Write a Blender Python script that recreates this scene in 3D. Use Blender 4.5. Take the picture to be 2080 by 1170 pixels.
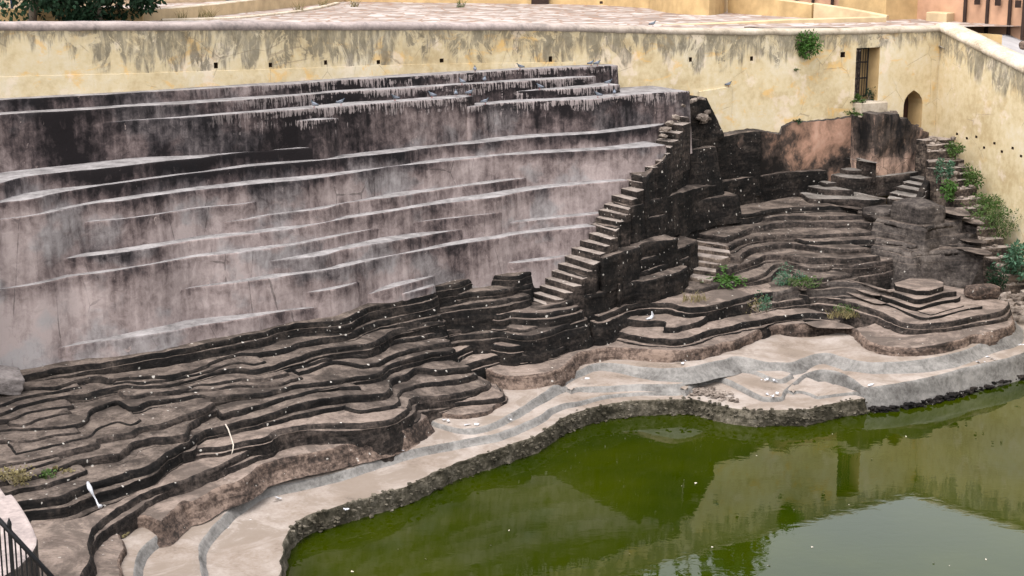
import bpy, bmesh, math, random
from mathutils import Vector, noise, Matrix
from mathutils.geometry import delaunay_2d_cdt

random.seed(7)
for o in list(bpy.data.objects):
    bpy.data.objects.remove(o)
SC = bpy.context.scene
COL = SC.collection

# ------------------------------------------------------------------ camera
FOC, HC = 3300.0, 12.7                 # focal length in photo pixels, camera height over the water
TH = math.atan2(735, FOC)              # camera looks down by this much
CT, ST = math.cos(TH), math.sin(TH)
cam = bpy.data.cameras.new('camera')
camo = bpy.data.objects.new('camera', cam)
COL.objects.link(camo)
camo.location = (0, 0, HC)
camo.rotation_euler = (math.pi / 2 - TH, 0, 0)
cam.sensor_width = 36.0
cam.lens = FOC / 2080 * 36
cam.clip_end = 3000
SC.camera = camo
SC.render.resolution_x, SC.render.resolution_y = 1024, 576

# ------------------------------------------------------------------ light: soft, hazy, almost overcast day
SUN_EL, SUN_AZ = math.radians(62), math.radians(215)      # azimuth clockwise from +Y
w = bpy.data.worlds.new('World')
SC.world = w
w.use_nodes = True
nt = w.node_tree
bg = nt.nodes['Background']
sky = nt.nodes.new('ShaderNodeTexSky')
sky.sky_type = 'NISHITA'
sky.sun_disc = False
sky.sun_elevation = SUN_EL
sky.sun_rotation = SUN_AZ
sky.dust_density = 4.0
hs = nt.nodes.new('ShaderNodeHueSaturation')
hs.inputs['Saturation'].default_value = 0.2
hs.inputs['Value'].default_value = 7.0      # bright thin overcast
nt.links.new(sky.outputs[0], hs.inputs['Color'])
nt.links.new(hs.outputs[0], bg.inputs[0])
bg.inputs[1].default_value = 0.15
sun = bpy.data.lights.new('sun', 'SUN')
sun.energy = 0.5
sun.angle = math.radians(25)
sun.color = (1.0, 0.95, 0.88)
suno = bpy.data.objects.new('sun', sun)
COL.objects.link(suno)
sd = Vector((math.sin(SUN_AZ) * math.cos(SUN_EL), math.cos(SUN_AZ) * math.cos(SUN_EL), math.sin(SUN_EL)))
suno.rotation_euler = sd.to_track_quat('Z', 'Y').to_euler()
SC.view_settings.view_transform = 'Standard'
SC.view_settings.look = 'None'
SC.view_settings.gamma = 1.0
SC.view_settings.use_curve_mapping = False
SC.view_settings.exposure = -0.98

# ------------------------------------------------------------------ surveying helpers
def ray(x, y):
    u, v = (x - 1040) / FOC, (585 - y) / FOC
    return (u, CT + v * ST, v * CT - ST)

def P(x, y, z):
    """the point at height z that the survey photo shows at (x, y)"""
    d = ray(x, y)
    t = (z - HC) / d[2]
    return Vector((d[0] * t, d[1] * t, z))

def PD(x, y, D):
    """the point at plan distance D that the survey photo shows at (x, y)"""
    d = ray(x, y)
    t = D / d[1]
    return Vector((d[0] * t, D, HC + d[2] * t))

def lin(t, x):
    if not isinstance(t, (list, tuple)):
        return t
    if x <= t[0][0]:
        return t[0][1]
    if x >= t[-1][0]:
        return t[-1][1]
    for a, b in zip(t, t[1:]):
        if a[0] <= x <= b[0]:
            return a[1] + (b[1] - a[1]) * (x - a[0]) / (b[0] - a[0])

BACK = Vector((-0.517, 0.856, 0)).normalized()      # from the pond into the hill
ALONG = Vector((0.856, 0.517, 0)).normalized()      # along the terraces, left to right

# ------------------------------------------------------------------ object helpers
def tag(o, label=None, cat=None, group=None, kind=None):
    if label: o['label'] = label
    if cat: o['category'] = cat
    if group: o['group'] = group
    if kind: o['kind'] = kind
    return o

def empty(name, loc=(0, 0, 0), label=None, cat=None, group=None, kind=None):
    o = bpy.data.objects.new(name, None)
    o.empty_display_size = 0.2
    COL.objects.link(o)
    o.location = loc
    return tag(o, label, cat, group, kind)

def obj(name, me, parent=None, mats=None):
    if mats:
        for m in (mats if isinstance(mats, (list, tuple)) else [mats]):
            me.materials.append(m)
    o = bpy.data.objects.new(name, me)
    COL.objects.link(o)
    if parent is not None:
        o.parent = parent
        o.matrix_parent_inverse = Matrix.Translation(-Vector(parent.location))
    return o

def mesh(name, vs, fs, uvs=None, mi=None, smooth=True):
    me = bpy.data.meshes.new(name)
    me.from_pydata([tuple(v) for v in vs], [], fs)
    if uvs:
        uv = me.uv_layers.new(name='UVMap')
        flat = []
        for f in fs:
            for i in f:
                flat += uvs[i]
        uv.data.foreach_set('uv', flat)
    if mi:
        me.polygons.foreach_set('material_index', mi)
    if smooth:
        me.polygons.foreach_set('use_smooth', [True] * len(fs))
    me.update()
    return me

class MB:
    """collects simple solids for one mesh object"""
    def __init__(s): s.v, s.f, s.m = [], [], []
    def add(s, vs, fs, m=0):
        b = len(s.v); s.v += [Vector(v) for v in vs]
        s.f += [tuple(i + b for i in f) for f in fs]; s.m += [m] * len(fs); return s
    def box(s, c, size, R=None, m=0):
        hx, hy, hz = [q / 2 for q in size]
        vs = [Vector((x, y, z)) for x in (-hx, hx) for y in (-hy, hy) for z in (-hz, hz)]
        if R: vs = [R @ v for v in vs]
        return s.add([v + Vector(c) for v in vs], [(0,1,3,2),(4,6,7,5),(0,4,5,1),(2,3,7,6),(0,2,6,4),(1,5,7,3)], m)
    def prism(s, ring, z0, z1, m=0, ztop=None):
        n = len(ring)
        vs = [(p[0], p[1], z0) for p in ring] + [(p[0], p[1], ztop[i] if ztop else z1) for i, p in enumerate(ring)]
        return s.add(vs, [tuple(range(n))[::-1], tuple(range(n, 2 * n))] + [(i, (i+1) % n, n + (i+1) % n, n + i) for i in range(n)], m)
    def tube(s, pts, rad, n=6, m=0):
        vs, fs = [], []
        for i, p in enumerate(pts):
            p = Vector(p)
            t = (Vector(pts[min(i+1, len(pts)-1)]) - Vector(pts[max(i-1, 0)])).normalized()
            a = t.orthogonal().normalized() if i == 0 else (a - t * a.dot(t)).normalized()
            b = t.cross(a)
            r = rad[i] if isinstance(rad, (list, tuple)) else rad
            vs += [p + (a * math.cos(k * 2 * math.pi / n) + b * math.sin(k * 2 * math.pi / n)) * r for k in range(n)]
        for i in range(len(pts) - 1):
            fs += [(i*n + k, i*n + (k+1) % n, (i+1)*n + (k+1) % n, (i+1)*n + k) for k in range(n)]
        fs += [tuple(range(n))[::-1], tuple((len(pts)-1)*n + k for k in range(n))]
        return s.add(vs, fs, m)
    def me(s, name, smooth=False):
        return mesh(name, s.v, s.f, mi=s.m, smooth=smooth)
    def build(s, name, mats, parent=None, smooth=False, bevel=0.0):
        o = obj(name, s.me(name, smooth), parent, mats)
        if bevel:
            md = o.modifiers.new('b', 'BEVEL'); md.width = bevel; md.segments = 2; md.limit_method = 'ANGLE'
        return o

# ------------------------------------------------------------------ materials
class N:
    """thin wrapper to write node trees compactly"""
    def __init__(s, name):
        s.mat = bpy.data.materials.new(name); s.mat.use_nodes = True
        s.t = s.mat.node_tree; s.b = s.t.nodes['Principled BSDF']
        s.b.inputs['Roughness'].default_value = 0.9
        s.b.inputs['Specular IOR Level'].default_value = 0.12
        s.geo = s.t.nodes.new('ShaderNodeNewGeometry'); s.tc = s.t.nodes.new('ShaderNodeTexCoord')
        s.pos = s.geo.outputs['Position']; s.uv = s.tc.outputs['UV']
    def set(s, sock, v):
        if hasattr(v, 'links') or isinstance(v, bpy.types.NodeSocket): s.t.links.new(v, sock)
        else: sock.default_value = v
    def scale(s, vec, sc, loc=(0, 0, 0)):
        m = s.t.nodes.new('ShaderNodeMapping'); s.set(m.inputs[0], vec)
        m.inputs['Scale'].default_value = sc; m.inputs['Location'].default_value = loc
        return m.outputs[0]
    def noise(s, vec, scale=1.0, detail=5, rough=0.6, dist=0.0):
        n = s.t.nodes.new('ShaderNodeTexNoise'); s.set(n.inputs['Vector'], vec)
        n.inputs['Scale'].default_value = scale; n.inputs['Detail'].default_value = detail
        n.inputs['Roughness'].default_value = rough; n.inputs['Distortion'].default_value = dist
        return n.outputs['Fac']
    def vor(s, vec, scale, feat='F1', rnd=1.0):
        n = s.t.nodes.new('ShaderNodeTexVoronoi'); n.feature = feat; s.set(n.inputs['Vector'], vec)
        n.inputs['Scale'].default_value = scale; n.inputs['Randomness'].default_value = rnd
        return n
    def math(s, op, a, b=0.0, c=0.0, clamp=False):
        n = s.t.nodes.new('ShaderNodeMath'); n.operation = op; n.use_clamp = clamp
        s.set(n.inputs[0], a); s.set(n.inputs[1], b); s.set(n.inputs[2], c); return n.outputs[0]
    def map(s, v, a, b, c=0.0, d=1.0, smooth=True):
        n = s.t.nodes.new('ShaderNodeMapRange'); n.interpolation_type = 'SMOOTHSTEP' if smooth else 'LINEAR'
        for i, q in enumerate((v, a, b, c, d)): s.set(n.inputs[i], q)
        return n.outputs[0]
    def ramp(s, v, stops, interp='LINEAR'):
        n = s.t.nodes.new('ShaderNodeValToRGB'); cr = n.color_ramp; cr.interpolation = interp
        while len(cr.elements) < len(stops): cr.elements.new(0.5)
        for e, (p, c) in zip(cr.elements, stops): e.position = p; e.color = (*c, 1)
        s.set(n.inputs[0], v); return n.outputs[0]
    def mix(s, f, a, b, mode='MIX'):
        n = s.t.nodes.new('ShaderNodeMix'); n.data_type = 'RGBA'; n.blend_type = mode
        s.set(n.inputs[0], f)
        s.set(n.inputs[6], a if not isinstance(a, tuple) else (*a, 1)); s.set(n.inputs[7], b if not isinstance(b, tuple) else (*b, 1))
        return n.outputs[2]
    def sep(s, v):
        n = s.t.nodes.new('ShaderNodeSeparateXYZ'); s.set(n.inputs[0], v); return n.outputs
    def comb(s, x, y, z=0.0):
        n = s.t.nodes.new('ShaderNodeCombineXYZ'); s.set(n.inputs[0], x); s.set(n.inputs[1], y); s.set(n.inputs[2], z); return n.outputs[0]
    def bump(s, h, dist=0.02, strength=1.0):
        n = s.t.nodes.new('ShaderNodeBump'); s.set(n.inputs['Height'], h)
        n.inputs['Distance'].default_value = dist; n.inputs['Strength'].default_value = strength
        s.t.links.new(n.outputs[0], s.b.inputs['Normal'])
    def col(s, c): s.set(s.b.inputs['Base Color'], c if not isinstance(c, tuple) else (*c, 1)); return s
    def specks(s, scale, rad, keep, colr, base, patch=None):
        """bird lime: small splashes, denser in drifts"""
        wp = s.t.nodes.new('ShaderNodeVectorMath'); wp.operation = 'ADD'
        nz = s.t.nodes.new('ShaderNodeTexNoise'); s.set(nz.inputs['Vector'], s.pos); nz.inputs['Scale'].default_value = 14; nz.inputs['Detail'].default_value = 3
        sc = s.t.nodes.new('ShaderNodeVectorMath'); sc.operation = 'SCALE'; s.set(sc.inputs[0], nz.outputs['Color']); sc.inputs['Scale'].default_value = 0.09
        s.set(wp.inputs[0], s.pos); s.set(wp.inputs[1], sc.outputs[0])
        v = s.vor(wp.outputs[0], scale)
        r = s.sep(v.outputs['Color'])
        size = s.math('ADD', s.math('MULTIPLY', s.math('POWER', r[1], 4.0), rad), 0.085)
        hit = s.map(s.math('SUBTRACT', size, v.outputs['Distance']), -0.02, 0.05)
        k = s.math('GREATER_THAN', s.math('ADD', r[0], s.math('MULTIPLY', s.noise(s.pos, 0.6, 4, 0.6), 1.1)), keep + 0.42)
        return s.mix(s.math('MULTIPLY', s.math('MULTIPLY', hit, k), s.math('ADD', s.math('MULTIPLY', r[2], 0.5), 0.35)), base, colr)

def plain(name, c, rough=0.8, var=0.25, scale=6.0):
    n = N(name); f = n.noise(n.pos, scale, 5)
    n.col(n.ramp(f, [(0.3, tuple(q * (1 - var) for q in c)), (0.7, tuple(min(1, q * (1 + var)) for q in c))]))
    n.b.inputs['Roughness'].default_value = rough
    n.bump(f, 0.01, 0.4)
    return n.mat

M = {}
def plaster_riser():
    n = N('stained_plaster')
    x, y, z = n.sep(n.pos)
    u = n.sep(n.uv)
    top = n.math('ADD', z, u[1])                                     # every ledge carries its own runs
    lip = n.math('MULTIPLY', top, 5.0)
    streak = n.noise(n.scale(n.pos, (1.7, 1.7, 0.30)), 1.0, 6, 0.64)
    thin = n.noise(n.comb(n.math('MULTIPLY', u[0], 7.0), n.math('MULTIPLY', u[1], 0.8), lip), 1.0, 5, 0.62)
    big = n.noise(n.scale(n.pos, (0.30, 0.30, 0.5)), 1.0, 4, 0.55)
    fine = n.noise(n.pos, 4.5, 10, 0.75, 0.5)
    def c0(v, k): return n.math('MULTIPLY', n.math('SUBTRACT', v, 0.5), k)
    blotch = n.noise(n.scale(n.pos, (1.3, 1.3, 1.0), (5, 2, 8)), 1.0, 6, 0.62, 0.6)
    v = n.math('ADD', n.math('ADD', c0(streak, 0.75), c0(blotch, 0.6)), c0(thin, 0.42))
    v = n.math('ADD', v, c0(fine, 0.8))
    v = n.math('ADD', v, c0(big, 1.15))
    v = n.math('ADD', v, 0.60)
    v = n.math('SUBTRACT', v, n.map(z, 5.9, 6.8, -0.045, 0.25))           # the upper tiers are black with old algae
    v = n.math('ADD', v, n.map(z, 3.4, 5.2, 0.06, 0.0))
    v = n.math('ADD', v, n.map(x, -16, -2, 0.07, 0.0))
    v = n.math('ADD', v, n.map(u[1], 0.0, 0.45, -0.16, 0.03))  # grime plus painted-in shade under each lip, so the ledges read deeper
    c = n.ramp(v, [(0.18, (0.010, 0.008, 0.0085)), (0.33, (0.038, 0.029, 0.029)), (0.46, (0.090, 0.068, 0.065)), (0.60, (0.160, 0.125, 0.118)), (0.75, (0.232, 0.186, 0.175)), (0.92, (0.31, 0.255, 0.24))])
    grey = n.map(n.noise(n.scale(n.pos, (0.5, 0.5, 0.6), (3, 1, 9)), 1.0, 4), 0.50, 0.60)
    c = n.mix(n.math('MULTIPLY', grey, 0.6), c, n.mix(1.0, c, (0.80, 0.96, 1.02), 'MULTIPLY'))
    # lime runs from the lips where the birds sit
    run = n.noise(n.comb(n.math('MULTIPLY', u[0], 15.0), n.math('MULTIPLY', u[1], 1.2), z), 1.0, 5, 0.75)
    big2 = n.noise(n.comb(n.math('MULTIPLY', u[0], 0.6), 0.0, n.math('MULTIPLY', z, 3.0)), 1.0, 3)
    ln = n.math('MULTIPLY', n.map(run, 0.40, 0.74), n.map(big2, 0.36, 0.62))
    lim = n.map(n.math('SUBTRACT', n.math('MULTIPLY', ln, 0.85), u[1]), 0.0, 0.06)
    lim = n.math('MULTIPLY', n.math('MULTIPLY', lim, n.map(z, 6.9, 7.3)), n.map(x, -10, -4))
    c = n.mix(n.math('MULTIPLY', lim, 0.75), c, (0.27, 0.225, 0.215))
    # flaked spots showing paler render
    fl = n.map(n.noise(n.scale(n.pos, (3.0, 3.0, 2.2)), 1.0, 9, 0.78, 1.2), 0.63, 0.66)
    fl = n.math('MULTIPLY', fl, n.map(n.noise(n.pos, 0.45, 2), 0.45, 0.6))
    c = n.mix(n.math('MULTIPLY', fl, 0.8), c, (0.33, 0.26, 0.235))
    crk = n.vor(n.scale(n.pos, (1.0, 1.0, 0.35)), 0.8, 'DISTANCE_TO_EDGE')
    ck = n.math('LESS_THAN', n.math('ADD', crk.outputs['Distance'], n.math('MULTIPLY', n.noise(n.pos, 4, 4), 0.04)), 0.026)
    c = n.mix(n.math('MULTIPLY', n.math('MULTIPLY', ck, n.map(n.noise(n.pos, 0.6, 2), 0.5, 0.6)), 0.5), c, (0.03, 0.025, 0.024))
    n.col(c)
    n.bump(n.math('ADD', fine, n.math('MULTIPLY', thin, 0.5)), 0.035, 0.6)
    return n.mat
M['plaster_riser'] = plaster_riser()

def tread(name, c0, c1, speck=None, keep=0.9, scale=1.2, bump=0.02, dark=None, fineamt=0.8):
    n = N(name)
    f = n.noise(n.pos, scale, 8, 0.68, 0.3)
    g = n.noise(n.pos, 13, 6, 0.7)
    v = n.math('ADD', n.math('MULTIPLY', n.math('SUBTRACT', f, 0.5), 1.3), n.math('MULTIPLY', n.math('SUBTRACT', g, 0.5), fineamt))
    v = n.math('ADD', v, 0.5)
    c = n.ramp(v, [(0.22, tuple(q * 0.6 for q in c0)), (0.38, c0), (0.66, c1), (0.85, tuple(q * 1.15 for q in c1))])
    if dark:      # old algae blotches
        m = n.map(n.math('ADD', n.noise(n.pos, 0.7, 7, 0.7, 0.6), n.math('MULTIPLY', n.math('SUBTRACT', g, 0.5), 0.25)), 0.48, 0.60)
        c = n.mix(n.math('MULTIPLY', m, 0.8), c, dark)
    if speck: c = n.specks(8.0, 0.22, keep, speck, c)
    n.col(c)
    n.bump(v, bump, 0.7)
    return n.mat
M['plaster_tread'] = tread('worn_plaster_tread', (0.15, 0.138, 0.135), (0.27, 0.25, 0.245), scale=2.0, fineamt=0.5)
WH = (0.50, 0.46, 0.41)
M['rock_tread'] = tread('rock_tread', (0.054, 0.042, 0.035), (0.155, 0.121, 0.100), WH, 0.80, 1.6, 0.05, (0.028, 0.022, 0.0185))
M['brown_tread'] = tread('brown_tread', (0.115, 0.088, 0.073), (0.23, 0.178, 0.147), WH, 1.0, 1.4, 0.04, (0.07, 0.055, 0.046))
M['shore_tread'] = tread('shore_tread', (0.20, 0.158, 0.128), (0.29, 0.248, 0.218), (0.5, 0.5, 0.5), 1.2, 0.6, 0.012, (0.175, 0.138, 0.11), fineamt=0.5)

def rock(name, stops, speck=WH, keep=0.72, strata=7.0, sp=8.0, rad=0.22, bump=0.05):
    n = N(name)
    f = n.noise(n.pos, 1.0, 9, 0.72, 0.4)
    st = n.noise(n.scale(n.pos, (1.1, 1.1, strata)), 1.0, 7, 0.7, 0.4)
    g = n.noise(n.pos, 10, 7, 0.72)
    def c0(v, k): return n.math('MULTIPLY', n.math('SUBTRACT', v, 0.5), k)
    v = n.math('ADD', n.math('ADD', c0(f, 1.2), c0(st, 0.75)), n.math('ADD', c0(g, 0.85), 0.52))
    c = n.ramp(v, stops)
    if speck: c = n.specks(sp, rad, keep, speck, c)
    n.col(c)
    n.bump(n.math('ADD', n.math('MULTIPLY', st, 1.0), n.math('MULTIPLY', g, 0.8)), bump, 0.9)
    return n.mat
M['black_rock'] = rock('black_rock', [(0.3, (0.003, 0.0028, 0.0026)), (0.52, (0.0095, 0.008, 0.0072)), (0.72, (0.032, 0.025, 0.021)), (0.9, (0.075, 0.06, 0.05))], keep=0.70)
M['dark_rock'] = rock('dark_rock', [(0.3, (0.005, 0.0044, 0.004)), (0.5, (0.020, 0.016, 0.014)), (0.7, (0.065, 0.05, 0.042)), (0.9, (0.125, 0.098, 0.081))], keep=0.78)
M['brown_rock'] = rock('brown_rock', [(0.34, (0.025, 0.019, 0.016)), (0.5, (0.085, 0.06, 0.048)), (0.68, (0.20, 0.145, 0.115))], keep=0.95)
M['grey_rock'] = rock('grey_rock', [(0.28, (0.014, 0.012, 0.011)), (0.5, (0.045, 0.037, 0.033)), (0.72, (0.10, 0.083, 0.072)), (0.9, (0.16, 0.132, 0.115))], keep=1.05)
M['shore_riser'] = rock('shore_riser', [(0.25, (0.068, 0.062, 0.057)), (0.5, (0.14, 0.131, 0.122)), (0.75, (0.215, 0.20, 0.185))], (0.5, 0.5, 0.5), 1.3, strata=2.0, bump=0.015)
M['quay_rubble'] = rock('quay_rubble', [(0.26, (0.012, 0.011, 0.007)), (0.5, (0.05, 0.043, 0.030)), (0.72, (0.14, 0.12, 0.092)), (0.9, (0.24, 0.21, 0.18))], (0.5, 0.47, 0.43), 1.2, strata=5.0)
M['step_tread'] = tread('step_tread', (0.15, 0.122, 0.105), (0.27, 0.226, 0.196), WH, 1.05, 2.0, 0.03)
M['step_side'] = rock('step_side', [(0.36, (0.012, 0.010, 0.009)), (0.52, (0.055, 0.042, 0.034)), (0.68, (0.15, 0.115, 0.092))], keep=0.9)
M['stone'] = rock('rubble_stone', [(0.3, (0.05, 0.038, 0.03)), (0.52, (0.14, 0.112, 0.093)), (0.75, (0.27, 0.225, 0.19))], None, bump=0.02)

def yellow(name, stain_lo=0.15, stain_hi=1.15, ochre=1.0, left=True):
    n = N(name)
    u = n.sep(n.uv)          # u along the wall, v = metres below the coping
    fine = n.noise(n.pos, 4.0, 9, 0.68)
    big = n.noise(n.scale(n.pos, (0.4, 0.4, 0.6)), 1.0, 4, 0.55)
    c = n.ramp(n.math('ADD', n.math('MULTIPLY', fine, 0.45), n.math('MULTIPLY', big, 0.55)),
               [(0.36, (0.40, 0.305, 0.17)), (0.5, (0.52, 0.425, 0.27)), (0.64, (0.56, 0.485, 0.36))])
    och = n.map(n.noise(n.scale(n.pos, (0.9, 0.9, 1.5)), 1.0, 8, 0.72, 0.6), 0.55, 0.64)
    c = n.mix(n.math('MULTIPLY', och, 0.55 * ochre), c, (0.60, 0.35, 0.10))
    pale = n.map(n.noise(n.scale(n.pos, (0.8, 0.8, 0.9), (7, 3, 1)), 1.0, 6, 0.62), 0.56, 0.64)
    c = n.mix(n.math('MULTIPLY', pale, 0.45), c, (0.66, 0.55, 0.46))
    # soot and mould running down from the coping
    st = n.noise(n.comb(n.math('MULTIPLY', u[0], 1.7), n.math('MULTIPLY', u[1], 0.22), 3.0), 1.0, 6, 0.66)
    wide = n.noise(n.comb(n.math('MULTIPLY', u[0], 0.22), 0.0, 9.0), 1.0, 3)
    vast = n.noise(n.comb(n.math('MULTIPLY', u[0], 0.085), 0.0, 4.0), 1.0, 2)
    lenx = n.math('ADD', n.math('MULTIPLY', n.map(st, 0.33, 0.62), 0.62), n.math('ADD', n.map(wide, 0.3, 0.65, 0.05, 0.45), n.map(vast, 0.35, 0.65, -0.1, 0.3)))
    if left:   # the part over the terraces is far more stained
        lenx = n.math('MULTIPLY', lenx, n.map(u[0], 27, 41, 1.3, 0.75))
    depth = n.math('ADD', n.math('MULTIPLY', lenx, stain_hi), stain_lo - 0.3)
    f = n.map(u[1], n.math('SUBTRACT', depth, 0.35), n.math('ADD', depth, 0.06), 1.0, 0.0)
    blot = n.map(n.noise(n.scale(n.pos, (4.2, 4.2, 1.3)), 1.0, 9, 0.75, 0.6), 0.36, 0.56)
    f = n.math('MULTIPLY', f, n.math('ADD', n.math('MULTIPLY', blot, 0.72), 0.22))
    flake = n.map(n.noise(n.scale(n.pos, (1.1, 1.1, 0.9), (2, 8, 4)), 1.0, 9, 0.74, 1.0), 0.53, 0.58)
    f = n.math('MULTIPLY', f, n.math('SUBTRACT', 1.0, n.math('MULTIPLY', flake, 0.8)))
    stc = n.ramp(n.noise(n.pos, 2.2, 7, 0.7), [(0.35, (0.075, 0.065, 0.05)), (0.65, (0.20, 0.175, 0.13))])
    c = n.mix(n.math('MULTIPLY', f, 0.88), c, stc)
    # hairline cracks
    cr = n.vor(n.math('ADD', 0.0, 0.0) if False else n.scale(n.pos, (1, 1, 1)), 0.75, 'DISTANCE_TO_EDGE')
    crk = n.math('LESS_THAN', n.math('ADD', cr.outputs['Distance'], n.math('MULTIPLY', n.noise(n.pos, 5, 4), 0.03)), 0.021)
    crk = n.math('MULTIPLY', crk, n.map(n.noise(n.pos, 0.5, 2), 0.5, 0.55))
    c = n.mix(n.math('MULTIPLY', crk, 0.5), c, (0.2, 0.16, 0.11))
    n.col(c)
    n.bump(n.math('SUBTRACT', n.math('ADD', fine, n.math('MULTIPLY', big, 0.6)), n.math('MULTIPLY', crk, 0.6)), 0.025, 0.6)
    return n.mat
M['yellow'] = yellow('yellow_limewash')
M['yellow_side'] = yellow('yellow_limewash_side', 0.2, 1.5, 0.25, left=False)
M['yellow_plain'] = plain('yellow_paint', (0.40, 0.275, 0.135), 0.9, 0.22, 1.4)
M['yellow_pale'] = plain('pale_yellow_paint', (0.44, 0.33, 0.20), 0.9, 0.2, 1.4)
def coping():
    n = N('pink_coping')
    x = n.sep(n.pos)[0]
    f = n.noise(n.pos, 1.3, 8, 0.7, 0.4); g = n.noise(n.pos, 9, 6, 0.7)
    v = n.math('ADD', n.math('MULTIPLY', f, 0.65), n.math('MULTIPLY', g, 0.35))
    a = n.ramp(v, [(0.34, (0.12, 0.105, 0.10)), (0.48, (0.25, 0.205, 0.19)), (0.64, (0.37, 0.305, 0.28))])
    b = n.ramp(v, [(0.34, (0.16, 0.13, 0.095)), (0.48, (0.33, 0.275, 0.21)), (0.64, (0.45, 0.385, 0.31))])
    n.col(n.mix(n.map(x, -2.0, 9.0), a, b)); n.bump(v, 0.03, 0.6)
    return n.mat
M['coping'] = coping()
M['coping_pale'] = tread('pale_coping', (0.36, 0.29, 0.21), (0.50, 0.425, 0.34), None, scale=1.0)
M['iron'] = plain('dark_iron', (0.02, 0.018, 0.018), 0.55, 0.3, 30)
M['black_paint'] = plain('black_paint', (0.010, 0.010, 0.011), 0.45, 0.2, 30)
M['wood'] = plain('dark_wood', (0.045, 0.022, 0.016), 0.7, 0.35, 5)
M['hole'] = plain('dark_hole', (0.05, 0.03, 0.018), 0.95, 0.4, 9)  # dark lining of the small wall holes

def dado():
    n = N('old_pink_plaster')
    f = n.noise(n.pos, 0.9, 8, 0.66, 0.4); g = n.noise(n.pos, 5, 6, 0.65)
    z = n.sep(n.pos)[2]; s = n.sep(n.uv)[0]
    v = n.math('ADD', n.math('MULTIPLY', f, 0.8), n.math('MULTIPLY', g, 0.22))
    v = n.math('ADD', v, n.map(s, 0.0, 1.0, -0.20, 0.06))       # black mould on the end by the stairs
    v = n.math('SUBTRACT', v, n.map(n.sep(n.uv)[1], 0.35, 1.0, 0.0, 0.13))
    c = n.ramp(v, [(0.34, (0.012, 0.010, 0.009)), (0.43, (0.06, 0.043, 0.035)), (0.50, (0.20, 0.12, 0.085)), (0.6, (0.35, 0.205, 0.145)), (0.72, (0.42, 0.27, 0.20))])
    c = n.specks(5.0, 0.08, 1.0, WH, c)
    n.col(c); n.bump(v, 0.04, 0.7)
    return n.mat
M['dado'] = dado()
def ruin():
    n = N('ruined_masonry')
    f = n.noise(n.scale(n.pos, (1.6, 1.6, 0.5)), 1.0, 8, 0.68, 0.4); g = n.noise(n.pos, 6, 6, 0.65)
    z = n.sep(n.pos)[2]
    v = n.math('ADD', n.math('MULTIPLY', f, 0.75), n.math('MULTIPLY', g, 0.25))
    v = n.math('ADD', v, n.map(z, 4.3, 4.9, 0.06, -0.045))
    c = n.ramp(v, [(0.36, (0.010, 0.009, 0.009)), (0.46, (0.05, 0.038, 0.032)), (0.54, (0.17, 0.115, 0.09)), (0.64, (0.36, 0.24, 0.18))])
    e = n.vor(n.pos, 2.6, 'DISTANCE_TO_EDGE')
    c = n.mix(n.math('MULTIPLY', n.math('LESS_THAN', e.outputs['Distance'], 0.02), 0.6), c, (0.02, 0.015, 0.012))
    n.col(c); n.bump(v, 0.05, 0.8)
    return n.mat
M['ruin'] = ruin()

def water():
    n = N('green_pond_water')
    f = n.noise(n.pos, 0.22, 4, 0.55)
    n.col(n.ramp(f, [(0.35, (0.0105, 0.018, 0.0001)), (0.65, (0.022, 0.029, 0.0002))]))
    n.b.inputs['Roughness'].default_value = 0.015
    n.b.inputs['IOR'].default_value = 1.33
    n.b.inputs['Specular Tint'].default_value = (1.0, 1.0, 0.74, 1)
    n.b.inputs['Specular IOR Level'].default_value = 0.5
    r = n.noise(n.scale(n.pos, (2.2, 3.2, 1)), 1.0, 3, 0.5, 0.6)
    n.bump(r, 0.0022, 0.5)
    return n.mat
M['water'] = water()

def paving():
    n = N('stone_paving')
    v = n.vor(n.scale(n.pos, (1, 1, 0.01)), 1.5)
    e = n.vor(n.scale(n.pos, (1, 1, 0.01)), 1.5, 'DISTANCE_TO_EDGE')
    k = n.sep(v.outputs['Color'])[0]
    c = n.ramp(n.math('ADD', n.math('MULTIPLY', k, 0.6), n.math('MULTIPLY', n.noise(n.pos, 0.5, 5), 0.45)),
               [(0.2, (0.17, 0.132, 0.11)), (0.5, (0.28, 0.236, 0.21)), (0.85, (0.42, 0.385, 0.36))])
    c = n.mix(n.math('MULTIPLY', n.math('LESS_THAN', e.outputs['Distance'], 0.07), 0.75), c, (0.22, 0.13, 0.085))
    n.col(c); n.bump(e.outputs['Distance'], 0.05, 0.6)
    return n.mat
M['paving'] = paving()
M['road'] = plain('grey_road', (0.30, 0.288, 0.288), 0.9, 0.14, 2)
M['earth'] = plain('dry_earth', (0.20, 0.14, 0.09), 0.95, 0.35, 3)
M['fort'] = plain('fort_plaster', (0.40, 0.235, 0.15), 0.9, 0.2, 1.2)
M['soot'] = plain('drain_soot', (0.035, 0.022, 0.018), 0.9, 0.3, 4)
M['blue_pole'] = plain('blue_paint', (0.04, 0.06, 0.12), 0.5, 0.15, 10)

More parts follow.
